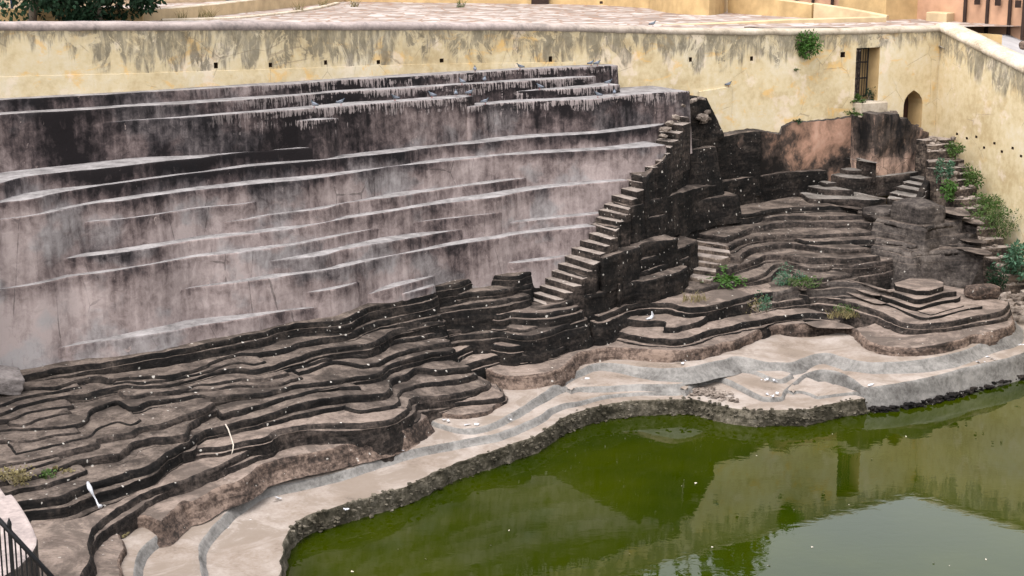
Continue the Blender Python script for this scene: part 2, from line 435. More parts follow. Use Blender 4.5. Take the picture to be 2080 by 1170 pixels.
def leaf(name, c, var=0.5):
    n = N(name)
    oi = n.t.nodes.new('ShaderNodeNewGeometry').outputs['Random Per Island']
    f = n.math('ADD', n.math('MULTIPLY', oi, 0.7), n.math('MULTIPLY', n.noise(n.pos, 1.5, 3), 0.3))
    n.col(n.ramp(f, [(0.1, tuple(q * (1 - var) for q in c)), (0.9, tuple(q * (1 + var) for q in c))]))
    n.b.inputs['Roughness'].default_value = 0.55
    tr = n.t.nodes.new('ShaderNodeBsdfTranslucent'); mx = n.t.nodes.new('ShaderNodeMixShader')
    tr.inputs[0].default_value = (c[0] * 1.3, c[1] * 1.3, c[2] * 0.8, 1)
    mx.inputs[0].default_value = 0.25
    out = n.t.nodes['Material Output']
    n.t.links.new(n.b.outputs[0], mx.inputs[1]); n.t.links.new(tr.outputs[0], mx.inputs[2]); n.t.links.new(mx.outputs[0], out.inputs[0])
    return n.mat
M['leaf_dark'] = leaf('dark_leaf', (0.018, 0.042, 0.022))
M['leaf_mid'] = leaf('mid_leaf', (0.055, 0.095, 0.025))
M['leaf_bright'] = leaf('bright_leaf', (0.052, 0.112, 0.024))
M['leaf_blue'] = leaf('blue_green_leaf', (0.06, 0.12, 0.075))
M['leaf_dry'] = leaf('dry_grass', (0.17, 0.14, 0.07))
M['bark'] = plain('bark', (0.16, 0.13, 0.10), 0.9, 0.3, 8)
def brick_mat():
    n = N('exposed_brick')
    f = n.noise(n.pos, 2.5, 8, 0.7, 0.4)
    n.col(n.ramp(f, [(0.38, (0.02, 0.015, 0.012)), (0.5, (0.10, 0.05, 0.03)), (0.65, (0.20, 0.11, 0.07))]))
    n.bump(f, 0.06, 0.8)
    return n.mat
M['brick'] = brick_mat()
M['pale_rock'] = rock('pale_rock', [(0.3, (0.10, 0.085, 0.08)), (0.55, (0.19, 0.165, 0.155)), (0.8, (0.27, 0.235, 0.22))], None)

# ================================================================== the setting: water and ground
def grid(name, x0, x1, y0, y1, z, nx, ny, mat, fz=None, kind='structure', label=None, cat=None):
    vs = [(x0 + (x1-x0)*i/nx, y0 + (y1-y0)*j/ny, z) for j in range(ny+1) for i in range(nx+1)]
    if fz: vs = [(x, y, zz + fz(x, y)) for x, y, zz in vs]
    fs = [(j*(nx+1)+i, j*(nx+1)+i+1, (j+1)*(nx+1)+i+1, (j+1)*(nx+1)+i) for j in range(ny) for i in range(nx)]
    return tag(obj(name, mesh(name, vs, fs), None, mat), label, cat, kind=kind)

grid('water', -40, 40, 8, 62, 0.0, 1, 1, M['water'])
grid('pond_bed', -900, 900, -60, 64, -1.5, 1, 1, M['earth'])

# ================================================================== wall plan
WD = [(-560, 35.0), (-160, 38.2), (0, 39.5), (300, 41.9), (600, 45.1), (900, 48.9), (1100, 51.3), (1250, 52.9), (1400, 54.4), (1600, 56.6), (1908, 60.35)]
def wall_pt(x):
    D = lin(WD, x)
    if x < WD[0][0]: D = WD[0][1]
    k = ray(x, 110)
    return Vector((k[0] / k[1] * D, D, 0))
WX = [-560 + 8 * i for i in range(int((1908 + 560) / 8) + 1)] + [1908]
WX = sorted(set(WX))
raw = [wall_pt(x) for x in WX]
for _ in range(14):       # soften the plan bends
    raw = [raw[0]] + [raw[i-1] * 0.25 + raw[i] * 0.5 + raw[i+1] * 0.25 for i in range(1, len(raw)-1)] + [raw[-1]]
WPL = raw
WS = [0.0]
for a, b in zip(WPL, WPL[1:]): WS.append(WS[-1] + (b - a).length)
SLEN = WS[-1]
def s_of(x): return lin(list(zip(WX, WS)), x)
def x_of(s): return lin(list(zip(WS, WX)), s)
import bisect
def wplan(s):
    i = min(max(bisect.bisect_right(WS, s) - 1, 0), len(WS) - 2)
    t = (s - WS[i]) / (WS[i+1] - WS[i])
    p = WPL[i].lerp(WPL[i+1], t)
    d = (WPL[i+1] - WPL[i]).normalized()
    return p, Vector((d.y, -d.x, 0))            # point, outward normal
def wz(x, y):
    D = wplan(s_of(x))[0].y
    d = ray(x, y)
    return HC + d[2] / d[1] * D
COPY = [(-160, 61), (0, 60.5), (300, 60), (600, 59), (1000, 60), (1150, 62), (1250, 65), (1390, 69), (1500, 70), (1650, 70), (1750, 68), (1908, 63)]
CZ = [wz(x, lin(COPY, x)) for x in WX]
def ctop(s): return lin(list(zip(WS, CZ)), s)

def inside(p, poly):
    c = False; n = len(poly); j = n - 1
    for i in range(n):
        if (poly[i][1] > p[1]) != (poly[j][1] > p[1]) and p[0] < (poly[j][0]-poly[i][0])*(p[1]-poly[i][1])/(poly[j][1]-poly[i][1]) + poly[i][0]:
            c = not c
        j = i
    return c

def face_with_holes(outer, holes, pts, fn, name, uvfn):
    """flat (s, z) region with real openings, carried onto the wall by fn"""
    V, E = [], []
    for ring in [outer] + holes:
        b = len(V); V += [Vector(p) for p in ring]
        E += [(b + i, b + (i+1) % len(ring)) for i in range(len(ring))]
    V += [Vector(p) for p in pts if inside(p, outer) and not any(inside(p, h) for h in holes)]
    vc, _, tris, *_r = delaunay_2d_cdt(V, E, [], 1, 1e-5)
    fs = []
    for t in tris:
        c = sum((Vector(vc[i]) for i in t), Vector((0, 0))) / 3
        if inside(c, outer) and not any(inside(c, h) for h in holes): fs.append(tuple(t))
    vs = [fn(v[0], v[1]) for v in vc]
    uv = [list(uvfn(v[0], v[1])) for v in vc]
    return mesh(name, vs, fs, uv)

def recess(ring, depth, fn, name, back=True):
    """the reveal of an opening: ring swept into the wall"""
    n = len(ring)
    vs = [fn(p[0], p[1], 0.0) for p in ring] + [fn(p[0], p[1], -depth) for p in ring]
    fs = [(i, (i+1) % n, n + (i+1) % n, n + i) for i in range(n)]
    if back: fs.append(tuple(range(n, 2*n)))
    return vs, fs

# ------------------------------------------------------------------ main yellow wall
wall = empty('yellow_wall', wplan(SLEN/2)[0] + Vector((0, 0, 4)), 'long weathered yellow limewashed wall above the terraces, with gate and arched niche', 'wall')
def wfn(s, z, out=0.0):
    p, n = wplan(s)
    o = out + 0.02 * noise.noise((s * 0.6, z * 0.8, 0)) 
    return Vector((p.x, p.y, z)) + n * o
SG0, SG1 = s_of(1739), s_of(1787)
GZ1, GZ0 = wz(1760, 97), wz(1760, 207)
gate_ring = [(SG0, GZ0), (SG1, GZ0), (SG1, GZ1), (SG0, GZ1)]
SA0, SA1 = s_of(1841), s_of(1880)
AZs, AZt, AZ0 = wz(1862, 212), wz(1862, 183), wz(1862, 275)
sm, hw = (SA0 + SA1) / 2, (SA1 - SA0) / 2
arch_ring = [(SA0, AZ0), (SA1, AZ0), (SA1, AZs), (sm + hw * 0.9, AZs + (AZt-AZs) * 0.36), (sm + hw * 0.62, AZs + (AZt-AZs) * 0.68), (sm + hw * 0.27, AZs + (AZt-AZs) * 0.88),
             (sm, AZt), (sm - hw * 0.27, AZs + (AZt-AZs) * 0.88), (sm - hw * 0.62, AZs + (AZt-AZs) * 0.68), (sm - hw * 0.9, AZs + (AZt-AZs) * 0.36), (SA0, AZs)]
hole_rings = []
for (hx, hy, ww, hh) in [(438, 133, 8, 12), (548, 132, 7, 9), (661, 127, 6, 9), (768, 126, 7, 8), (897, 123, 8, 8), (1118, 120, 7, 11), (1403, 121, 6, 9), (1527, 119, 6, 9), (1712, 111, 9, 11)]:
    a, b = s_of(hx - ww/2), s_of(hx + ww/2)
    z0, z1 = wz(hx, hy + hh/2), wz(hx, hy - hh/2)
    hole_rings.append([(a, z0), (b, z0), (b, z1), (a, z1)])
NS = 150
outer = [(SLEN * i / NS, 2.5) for i in range(NS+1)] + [(SLEN * i / NS, ctop(SLEN * i / NS) + 0.1) for i in range(NS, -1, -1)]
gp = [(SLEN * i / 220 + (j % 2) * 0.08, 2.8 + j * 0.3) for i in range(1, 220) for j in range(24)]
me = face_with_holes(outer, [gate_ring, arch_ring] + hole_rings, gp, wfn, 'wall_face', lambda s, z: (s, ctop(s) - z))
obj('wall_face', me, wall, M['yellow'])
for r in hole_rings:
    vs, fs = recess(r, 0.35, wfn, 'h')
    o = obj('drain_hole', mesh('drain_hole', vs, fs, smooth=False), wall, M['hole'])
vs, fs = recess(arch_ring, 0.75, wfn, 'arch', back=False)
an = obj('arched_niche', mesh('arched_niche', vs, fs, [[p[0], 3.0] for p in arch_ring] * 2, smooth=False), wall, M['yellow_plain'])
n_ = len(arch_ring)
an_door = obj('door', mesh('door', [wfn(p[0], p[1], -0.74) for p in arch_ring], [tuple(range(n_))], smooth=False), an, M['wood'])
mb = MB()
for t in (0.33, 0.66):
    s_ = SA0 + (SA1 - SA0) * t
    mb.tube([wfn(s_, AZ0, -0.735), wfn(s_, AZs + 0.2, -0.735)], 0.012, 4)
mb.build('board_joint', M['black_paint'], an)
vs, fs = recess(gate_ring, 1.0, wfn, 'gate_reveal', back=False)
gr = obj('gate_opening', mesh('gate_opening', vs, fs, [[p[0], 3.0] for p in gate_ring] * 2, smooth=False), wall, M['yellow_plain'])
# the iron gate: frame, rails and bars
gs0, gs1 = SG0 + 0.03, SG1 - 0.05
gdep = -0.55
gate = MB()
for (a, b) in (((gs0, GZ0+.12), (gs0, GZ1-.02)), ((gs1, GZ0+.12), (gs1, GZ1-.02))):
    gate.tube([wfn(*a, gdep), wfn(*b, gdep)], 0.032, 4)
gate = gate.build('gate_frame', M['iron'], wall)
for q in (0.03, 0.30, 0.62, 0.985):
    z_ = GZ1 - (GZ1 - GZ0) * q * 0.93 - 0.02
    MB().box((wfn(gs0, z_, gdep) + wfn(gs1, z_, gdep)) / 2, ((wfn(gs1, z_, gdep) - wfn(gs0, z_, gdep)).length, 0.03, 0.05), Matrix.Rotation(math.atan2(ALONG.y, ALONG.x), 3, 'Z')).build('rail', M['iron'], gate)
for i in range(1, 9):
    s_ = gs0 + (gs1 - gs0) * i / 9
    MB().tube([wfn(s_, GZ0 + 0.1, gdep), wfn(s_, GZ1 - 0.02, gdep)], 0.014, 5).build('bar', M['iron'], gate)
# stone threshold under the gate
MB().prism([wfn(SG0-.05, 0, .42), wfn(SG1+.05, 0, .5), wfn(SG1+.05, 0, -1.2), wfn(SG0-.05, 0, -1.2)], GZ0-.5, GZ0+.01).build('threshold', M['coping'], wall, bevel=.03)

# coping: swept profile
prof = [(0.0, -0.03), (0.045, 0.0), (0.05, 0.10), (0.01, 0.15), (-0.10, 0.18), (-0.33, 0.20), (-0.52, 0.17), (-0.56, 0.08), (-0.56, -0.3)]
vs, fs, uv = [], [], []
NC = 260
for i in range(NC + 1):
    s_ = SLEN * i / NC
    p, n = wplan(s_)
    zc = ctop(s_)
    for k, (o, h) in enumerate(prof):
        q = noise.noise((s_ * 1.3, k * 0.4, 2.0)) * 0.022 + noise.noise((s_ * 0.35, 0, 5.0)) * 0.03 * (k > 2)
        vs.append(Vector((p.x, p.y, zc + h + q)) + n * (o + noise.noise((s_ * 1.1, k, 7)) * 0.015)); uv.append([s_, k * 0.1])
L = len(prof)
for i in range(NC):
    for k in range(L - 1):
        fs.append((i*L + k, (i+1)*L + k, (i+1)*L + k + 1, i*L + k + 1))
obj('coping', mesh('coping', vs, fs, uv), wall, M['coping'])
# low plinth band on the left part (slightly proud)
zb = [(x, wz(x, y)) for x, y in [(-560, 190), (-160, 166), (0, 156), (200, 151), (400, 145), (600, 139), (800, 132), (1000, 128.5), (1170, 126)]]
vs, fs, uv = [], [], []
for i in range(121):
    x = -560 + 1730 * i / 120; s_ = s_of(x); z1 = lin(zb, x) + 0.012 * noise.noise((s_ * 2, 0, 0))
    for (o, z_) in ((-0.01, z1 + 0.008), (0.012, z1), (0.016, z1 - 0.12), (0.016, z1 - 0.45), (0.016, z1 - 0.9)):
        vs.append(wfn(s_, z_, o)); uv.append([s_, 1.9 - (z_ - z1)])
for i in range(120):
    for k in range(4): fs.append((i*5+k, (i+1)*5+k, (i+1)*5+k+1, i*5+k+1))
obj('plinth_band', mesh('plinth_band', vs, fs, uv, smooth=False), wall, M['yellow'])
# old pink plaster, proud of the limewash, with a broken upper edge
top = [(1405, 287), (1440, 277), (1470, 273), (1503, 267), (1541, 264), (1570, 271), (1588, 272), (1592, 258), (1612, 249), (1650, 247), (1700, 243), (1738, 236), (1790, 236)]
ring = []
for (xa, ya), (xb, yb) in zip(top, top[1:]):
    for k in range(6):
        t = k / 6; x = xa + (xb - xa) * t; y = ya + (yb - ya) * t + 2.2 * noise.noise((x * 0.11, 0, 1)) + 1.5 * noise.noise((x * 0.4, 3, 1))
        ring.append((s_of(x), wz(x, y)))
ring.append((s_of(1790), wz(1790, 236)))
low = [(s_of(1790), 3.0), (s_of(1405), 3.0)]
gp = [(s_of(1405) + i * 0.14 + (j % 2) * .07, 3.0 + j * 0.14) for i in range(80) for j in range(24)]
smin, smax = s_of(1405), s_of(1700)
def dfn(s, z, out=0.0):
    x = x_of(s)
    bulge = 0.34 * max(0, min(1, (1590 - x) / 60)) if x < 1590 else 0.0      # the mouldy foot by the stairs swells out
    return wfn(s, z, 0.07 + bulge + 0.05 * noise.noise((s * 1.2, z * 1.4, 4)) + 0.02 * noise.noise((s * 5, z * 5, 4)))
outerd = ring + low
me = face_with_holes(outerd, [], gp, dfn, 'plaster_patch', lambda s, z: ((s - smin) / (smax - smin), max(0, (5.9 - z) / 1.7)))
pp = obj('plaster_patch', me, wall, M['dado'])
# its broken lip
vs, fs = [], []
for i, (s_, z_) in enumerate(ring):
    vs += [dfn(s_, z_), wfn(s_, z_ + 0.06, -0.02)]
    if i: fs.append((2*i-2, 2*i, 2*i+1, 2*i-1))
obj('broken_lip', mesh('broken_lip', vs, fs), pp, M['grey_rock'])

# ------------------------------------------------------------------ yellow wall on the right, coming towards the viewer
C0 = WPL[-1].copy()
q = P(2080, 625, 0); rdir = (Vector((q.x, q.y, 0)) - Vector((C0.x, C0.y, 0)))
L0 = rdir.length; rdir.normalize()
rnorm = Vector((rdir.y, -rdir.x, 0))
if rnorm.x > 0: rnorm = -rnorm
def rz_at(y_img, t):
    p = C0 + rdir * t
    pr = ray(2080, y_img)
    return HC + pr[2] / pr[1] * p.y
zr0, zr1 = ctop(SLEN), rz_at(164, L0)
def rtop(t): return zr0 + (zr1 - zr0) * t / L0 if t < L0 * 1.15 else zr0 + (zr1 - zr0) * 1.15
def rfn(t, z, out=0.0):
    p = C0 + rdir * t
    return Vector((p.x, p.y, z)) + rnorm * (out + 0.02 * noise.noise((t * .6, z * .8, 11)))
rwall = empty('yellow_wall', C0 + rdir * 4, 'tall plain yellow wall falling towards the viewer beside the overgrown steps', 'wall')
RL = 26.0
outer = [(RL * i / 60, -0.6) for i in range(61)] + [(RL * i / 60, rtop(RL * i / 60) + .05) for i in range(60, -1, -1)]
rh = []
for (hx, hy) in [(1944, 272), (1964, 281), (1983, 278), (1999, 300), (2020, 291), (2035, 308), (2057, 301), (2074, 317)]:
    k = ray(hx, hy); kk = k[0] / k[1]
    t = (kk * C0.y - C0.x) / (rdir.x - kk * rdir.y)
    z_ = HC + k[2] / k[1] * (C0.y + rdir.y * t)
    rh.append([(t-.075, z_-.045), (t+.075, z_-.045), (t+.075, z_+.045), (t-.075, z_+.045)])
gp = [(i * 0.3 + (j % 2) * .1, -.4 + j * 0.3) for i in range(1, 86) for j in range(32)]
me = face_with_holes(outer, rh, gp, rfn, 'wall_face', lambda s, z: (s + 40, rtop(s) - z))
obj('wall_face', me, rwall, M['yellow_side'])
for r in rh:
    vs, fs = recess(r, 0.3, rfn, 'h')
    obj('put_log_hole', mesh('put_log_hole', vs, fs, smooth=False), rwall, M['hole'])
prof = [(0.0, -0.04), (0.06, 0.0), (0.07, 0.10), (0.03, 0.20), (-0.10, 0.26), (-0.42, 0.29), (-0.72, 0.25), (-0.80, 0.1), (-0.80, -0.8)]
vs, fs = [], []
for i in range(141):
    t = -0.35 + RL * i / 140
    for k, (o, h) in enumerate(prof):
        vs.append(rfn(max(t, -0.4), rtop(max(t, 0)) + h + 0.02 * noise.noise((t * 1.1, k * .5, 3)), o))
for i in range(140):
    for k in range(len(prof) - 1): fs.append((i*9+k, i*9+k+1, (i+1)*9+k+1, (i+1)*9+k))
obj('coping', mesh('coping', vs, fs), rwall, M['coping_pale'])

# ================================================================== ledges
def catmull(pts, step):
    out = []
    n = len(pts)
    for i in range(n - 1):
        p0, p1, p2, p3 = pts[max(i-1, 0)], pts[i], pts[i+1], pts[min(i+2, n-1)]
        seg = (p2 - p1).length
        m = max(1, int(seg / step))
        d1, d2, d3 = max((p1-p0).length, 1e-4) ** .5, max(seg, 1e-4) ** .5, max((p3-p2).length, 1e-4) ** .5
        for k in range(m):
            t = k / m
            # centripetal tangents
            m1 = (p2 - p1) if i == 0 else ((p1-p0) / d1 - (p2-p0) / (d1+d2) + (p2-p1) / d2) * d2
            m2 = (p2 - p1) if i == n-2 else ((p2-p1) / d2 - (p3-p1) / (d2+d3) + (p3-p2) / d3) * d2
            h00, h10, h01, h11 = 2*t**3-3*t**2+1, t**3-2*t**2+t, -2*t**3+3*t**2, t**3-t**2
            out.append(p1*h00 + m1*h10 + p2*h01 + m2*h11)
    out.append(pts[-1])
    return out

UPPER = []            # fronts of the plastered ledges already built: (list of (a, b), z, batter)
def surf_b(a, z):
    best = None
    for tab, zu, bt in UPPER:
        if zu > z + 0.03 and tab[0][0] <= a <= tab[-1][0]:
            b = lin(tab, a) + bt * (zu - z)
            if best is None or b > best: best = b
    return best
def tip_z(x, y, z):
    """height at which the ledge's end runs out on the face above it"""
    zz = z + 0.5
    while zz > z - 0.5:
        p = P(x, y, zz)
        b = surf_b(p.dot(ALONG), zz)
        if b is not None and -p.dot(BACK) - b < -0.03: return zz
        zz -= 0.01
    return z

def ledge(parent, pts, z, mats, r=0.05, batter=0.03, drop=2.0, back=3.0, amp=0.03, freq=1.0, strata=0.0, und=0.02, step=0.10, rows=9, cove=0.0, name='ledge', turn=(1, 1), tips=None, joints=0.0, sub=(), subw=0.08):
    if pts[0][0] <= -100:      # runs on past the left edge of the survey
        sl = (pts[0][1] - pts[1][1]) / (pts[0][0] - pts[1][0])
        pts = [(pts[0][0] - 380, pts[0][1] - sl * 380)] + list(pts)
    p3 = [P(x, y, lin(z, x)) for x, y in pts]
    if tips:
        dz0 = tip_z(*pts[0], lin(z, pts[0][0])) - lin(z, pts[0][0]) if tips[0] else 0.0
        dz1 = tip_z(*pts[-1], lin(z, pts[-1][0])) - lin(z, pts[-1][0]) if tips[1] else 0.0
        xa, xb = pts[0][0], pts[-1][0]
        zt = z
        def w_(t): t = max(0.0, 1 - t / 0.4); return t * t * (3 - 2 * t)
        xs = sorted(set([x for x, y in pts] + [xa + (xb - xa) * k / 24 for k in range(25)]))
        z = [(x, lin(zt, x) + dz0 * w_((x - xa) / (xb - xa)) + dz1 * w_((xb - x) / (xb - xa))) for x in xs]
        p3 = [P(x, y, lin(z, x)) for x, y in pts]
        ab = sorted((p.dot(ALONG), -p.dot(BACK)) for p in p3)
        UPPER.append((ab, sum(p.z for p in p3) / len(p3), batter))
    if turn[0]: p3 = [p3[0] + BACK * back * 0.9, p3[0] + BACK * 0.12] + p3
    if turn[1]: p3 = p3 + [p3[-1] + BACK * 0.12, p3[-1] + BACK * back * 0.9]
    cv = catmull(p3, step)
    n = len(cv)
    nor = []
    for i in range(n):
        t = cv[min(i+1, n-1)] - cv[max(i-1, 0)]
        t.z = 0
        t = t.normalized() if t.length > 1e-6 else ALONG
        nor.append(Vector((t.y, -t.x, 0)))
    for _ in range(3):
        nor = [nor[0]] + [(nor[i-1] + nor[i] * 2 + nor[i+1]).normalized() for i in range(1, n-1)] + [nor[-1]]
    # profile rows: (out, dz, sub-step number or 0, is it the small tread of that sub-step)
    prof = [(-1.5 * r, 0.0, 0, 0), (-0.62 * r, -0.09 * r, 0, 0), (-0.2 * r, -0.38 * r, 0, 0), (0.0, -1.0 * r, 0, 0)]
    hs_ = [(r + (drop - r) * (k / rows) ** 1.15, 0, 0) for k in range(1, rows + 1)]
    for j, h in enumerate(sub): hs_ += [(h, j, 0), (h + 0.012, j + 1, 1)]
    hs_.sort()
    cur = 0
    for h, j, isub in hs_:
        if isub: cur = j
        o = batter * (h - r)
        if cove: o += cove * min(1, h / drop) ** 2
        prof.append((o, -h, cur, isub))
    vs, fs, uv, mi = [], [], [], []
    s_ = 0.0
    K = len(prof)
    jl, q_ = [], 0.3
    while joints and q_ < 60:
        jl.append((q_, random.uniform(.3, 1.0) * joints, random.uniform(.03, .08), random.uniform(-.5, .5))); q_ += random.uniform(.35, 1.9)
    for i in range(n):
        if i: s_ += (cv[i] - cv[i-1]).length
        p, nn = cv[i], nor[i]
        e = noise.noise((p.x * freq, p.y * freq, p.z * 3)) * amp + noise.noise((p.x * freq * 3.1, p.y * freq * 3.1, p.z * 5)) * amp * 0.45
        zu = und * noise.noise((p.x * .8, p.y * .8, 1.7)) + 0.35 * und * noise.noise((p.x * 3, p.y * 3, 4.2))
        sw = [0.0]
        for j in range(len(sub)): sw.append(sw[-1] + subw * max(0.0, min(1.3, 0.15 + 2.2 * noise.noise((p.x * .4 + j * 7.7, p.y * .4, p.z * 9)))))
        for k, (o, dz, cs, isub) in enumerate(prof):
            d = e + sw[cs]
            if k > 2:
                zz = p.z + dz
                d += amp * 0.7 * noise.noise((p.x * freq * 1.7, p.y * freq * 1.7, zz * 2.3)) * min(1, (k - 2) / 2)
                if strata: d += strata * (noise.noise((p.x * .5, p.y * .5, zz * 7.0)) + .6 * noise.noise((p.x * 2.2, p.y * 2.2, zz * 11.0))) * min(1, (k - 2) / 2)
            if joints:
                d += 0.30 * amp * noise.noise((p.x * 7.3, p.y * 7.3, p.z * 5 + dz * 6))
                for (sj, dj, wj, tl) in jl:
                    q_ = (s_ - sj + tl * dz) / wj
                    if -2.5 < q_ < 2.5: d -= dj * math.exp(-q_ * q_) * (.5 if k < 2 else 1)
            vs.append(Vector((p.x, p.y, p.z + dz + zu * (1 if k < 4 else 0.5))) + nn * (o + d))
            uv.append([s_, -dz])
    for i in range(n - 1):
        for k in range(K - 1):
            fs.append((i*K + k, i*K + k + 1, (i+1)*K + k + 1, (i+1)*K + k)); mi.append(0 if k < 1 or prof[k+1][3] else 1)
    # tread
    row0 = [vs[i*K] for i in range(n)]
    bk = [row0[i] + BACK * back for i in range(n - 1, -1, -6)]
    ring = [Vector((v.x, v.y)) for v in row0] + [Vector((v.x, v.y)) for v in bk]
    zz = [v.z for v in row0] + [v.z for v in bk]
    E = [(i, (i+1) % len(ring)) for i in range(len(ring))]
    extra = []
    for i in range(0, n, 3):
        for j in range(1, int(min(back, 3.0) / 0.25)):
            b = row0[i] + BACK * (0.25 * j)
            extra.append(Vector((b.x, b.y)))
    base = len(vs)
    vc, _, tris, ov, *_r = delaunay_2d_cdt(ring + extra, E, [], 1, 1e-4)
    rng = [(x, z_) for x, z_ in z] if isinstance(z, (list, tuple)) else None
    m = len(ring)
    for j, v in enumerate(vc):
        if ov[j] and min(ov[j]) < n:
            zv = zz[min(ov[j])]
        else:
            if rng:
                ix = 1040 + FOC * v[0] / (v[1] * CT + 9 * ST); zb_ = lin(rng, ix)
            else: zb_ = z
            zv = zb_ + und * noise.noise((v[0] * .8, v[1] * .8, 1.7)) + 0.35 * und * noise.noise((v[0] * 3, v[1] * 3, 4.2)) + 0.004
        vs.append(Vector((v[0], v[1], zv))); uv.append([v[0], v[1]])
    for t in tris:
        fs.append(tuple(base + i for i in t)); mi.append(0)
    me = mesh(name, vs, fs, uv, mi)
    return obj(name, me, parent, mats)

# ------------------------------------------------------------------ the plastered terrace wall
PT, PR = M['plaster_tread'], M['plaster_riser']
terA = empty('plastered_terrace', P(600, 700, 3), 'tall streaked pinkish grey plastered terrace wall with many thin pale ledges', 'terrace')
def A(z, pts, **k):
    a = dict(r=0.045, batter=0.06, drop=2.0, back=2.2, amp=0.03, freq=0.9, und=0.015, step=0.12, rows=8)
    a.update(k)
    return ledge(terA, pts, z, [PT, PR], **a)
A([(0, 8.63), (600, 8.52), (1250, 8.35)], [(-120, 210), (0, 203), (200, 192.5), (400, 181.5), (500, 176), (600, 170), (700, 162), (800, 157), (900, 151), (1000, 145), (1100, 139), (1200, 135), (1254, 132)], back=0.9, tips=(0, 0))
A([(0, 8.33), (600, 8.25), (1200, 8.1)], [(-120, 245), (0, 234), (200, 221), (400, 209), (500, 203), (600, 194.4), (700, 186), (800, 180.5), (900, 174), (1000, 168), (1100, 162.5), (1200, 155.5), (1212, 152.5)], back=1.6, tips=(0, 1))
A([(200, 8.02), (600, 7.95), (960, 7.84)], [(200, 249), (300, 243), (400, 236.5), (500, 230), (600, 223), (700, 215.6), (800, 207.5), (900, 201), (962, 195)], tips=(1, 0))
A(7.83, [(1035, 185.6), (1100, 183), (1200, 177.5), (1260, 171)], back=1.6, tips=(1, 0))
A(7.57, [(950, 217), (1000, 211.5), (1100, 205), (1200, 201.5), (1250, 196), (1300, 191), (1402, 184.6)], tips=(0, 0))
A(7.67, [(600, 245), (650, 243.5), (690, 239)], tips=(1, 1))
A(7.1, [(1215, 226), (1300, 221), (1375, 213)], tips=(1, 0))
A([(0, 6.96), (300, 7.03), (600, 7.04)], [(-120, 410), (-50, 388), (0, 373), (50, 360), (100, 352.5), (200, 342.5), (300, 331), (400, 320.5), (500, 309), (600, 301.7), (652, 297.5)], tips=(0, 1))
A([(0, 6.57), (300, 6.66), (600, 6.63), (900, 6.57), (1200, 6.6)], [(-120, 425), (0, 412), (45, 407), (75, 402.5), (100, 396), (200, 377.5), (300, 364), (400, 351), (500, 339), (600, 330), (700, 321), (800, 310), (900, 297), (1000, 287.5), (1100, 278), (1200, 271.5), (1300, 260.6), (1352, 251)], tips=(0, 0))
A([(0, 6.2), (300, 6.32), (600, 6.26), (1200, 6.18)], [(-120, 463), (0, 446), (50, 440), (100, 432), (150, 421), (200, 412), (250, 407), (300, 399.6), (350, 393), (400, 386), (500, 375.6), (600, 367), (700, 354.4), (750, 346), (800, 337), (900, 328.6), (1000, 317), (1100, 311.5), (1200, 306), (1300, 300), (1352, 294)], tips=(0, 0))
A(5.88, [(165, 450.6), (200, 449), (300, 439), (400, 422.7), (500, 413), (525, 408)], tips=(1, 1))
A([(450, 5.5), (1050, 5.5)], [(450, 450), (500, 446), (550, 437), (600, 431), (660, 423.6), (700, 413), (800, 400), (900, 384), (1000, 371), (1072, 360)], tips=(1, 1))
A([(125, 5.08), (300, 5.18), (600, 5.13), (1200, 5.28)], [(125, 525.6), (200, 518), (300, 506), (350, 496.7), (400, 487.5), (500, 475.6), (600, 464), (700, 445), (800, 428.5), (900, 413), (1000, 401.7), (1060, 389), (1100, 383.5), (1200, 373), (1278, 366)], tips=(1, 0))
A([(0, 4.63), (300, 4.84), (600, 4.78), (950, 4.83)], [(-120, 606), (0, 588), (75, 578), (150, 561), (200, 555), (300, 539), (360, 529), (400, 521.5), (500, 511), (600, 496.7), (700, 477.5), (800, 457), (900, 445), (1000, 433.5), (1032, 425.5)], tips=(0, 1))
A(4.43, [(1026, 451.7), (1100, 446), (1200, 436), (1222, 432)], tips=(1, 0))
A([(532, 4.45), (940, 4.55)], [(532, 532), (600, 525.6), (660, 518), (700, 507), (800, 489.5), (900, 472), (943, 463.5)], tips=(1, 1))
A([(236, 4.18), (600, 4.13), (1200, 4.18)], [(236, 609), (300, 601.5), (400, 583.5), (500, 571.7), (600, 558), (700, 542), (800, 518.5), (900, 501.7), (1000, 486), (1020, 482.5), (1050, 476), (1100, 470), (1212, 459)], tips=(1, 0))
A(3.68, [(613, 595), (680, 587), (732, 570.3)], tips=(1, 1))
A([(0, 3.1), (300, 3.32), (650, 3.32)], [(67, 718), (120, 707), (200, 694), (300, 680), (350, 671.7), (400, 662.5), (500, 645.8), (580, 632), (640, 624.6), (705, 611)], tips=(1, 1))
A(3.1, [(-120, 748), (0, 726.5), (40, 722)], tips=(0, 1))
A(3.42, [(741, 599.6), (800, 583.5), (850, 570), (884, 558)], tips=(1, 1))
A(3.22, [(806, 597), (820, 596), (870, 583.5), (884, 577)], tips=(1, 0))
A(3.42, [(930, 551), (960, 546), (1000, 534), (1050, 533.5), (1100, 528.6), (1176, 514)], tips=(1, 0))

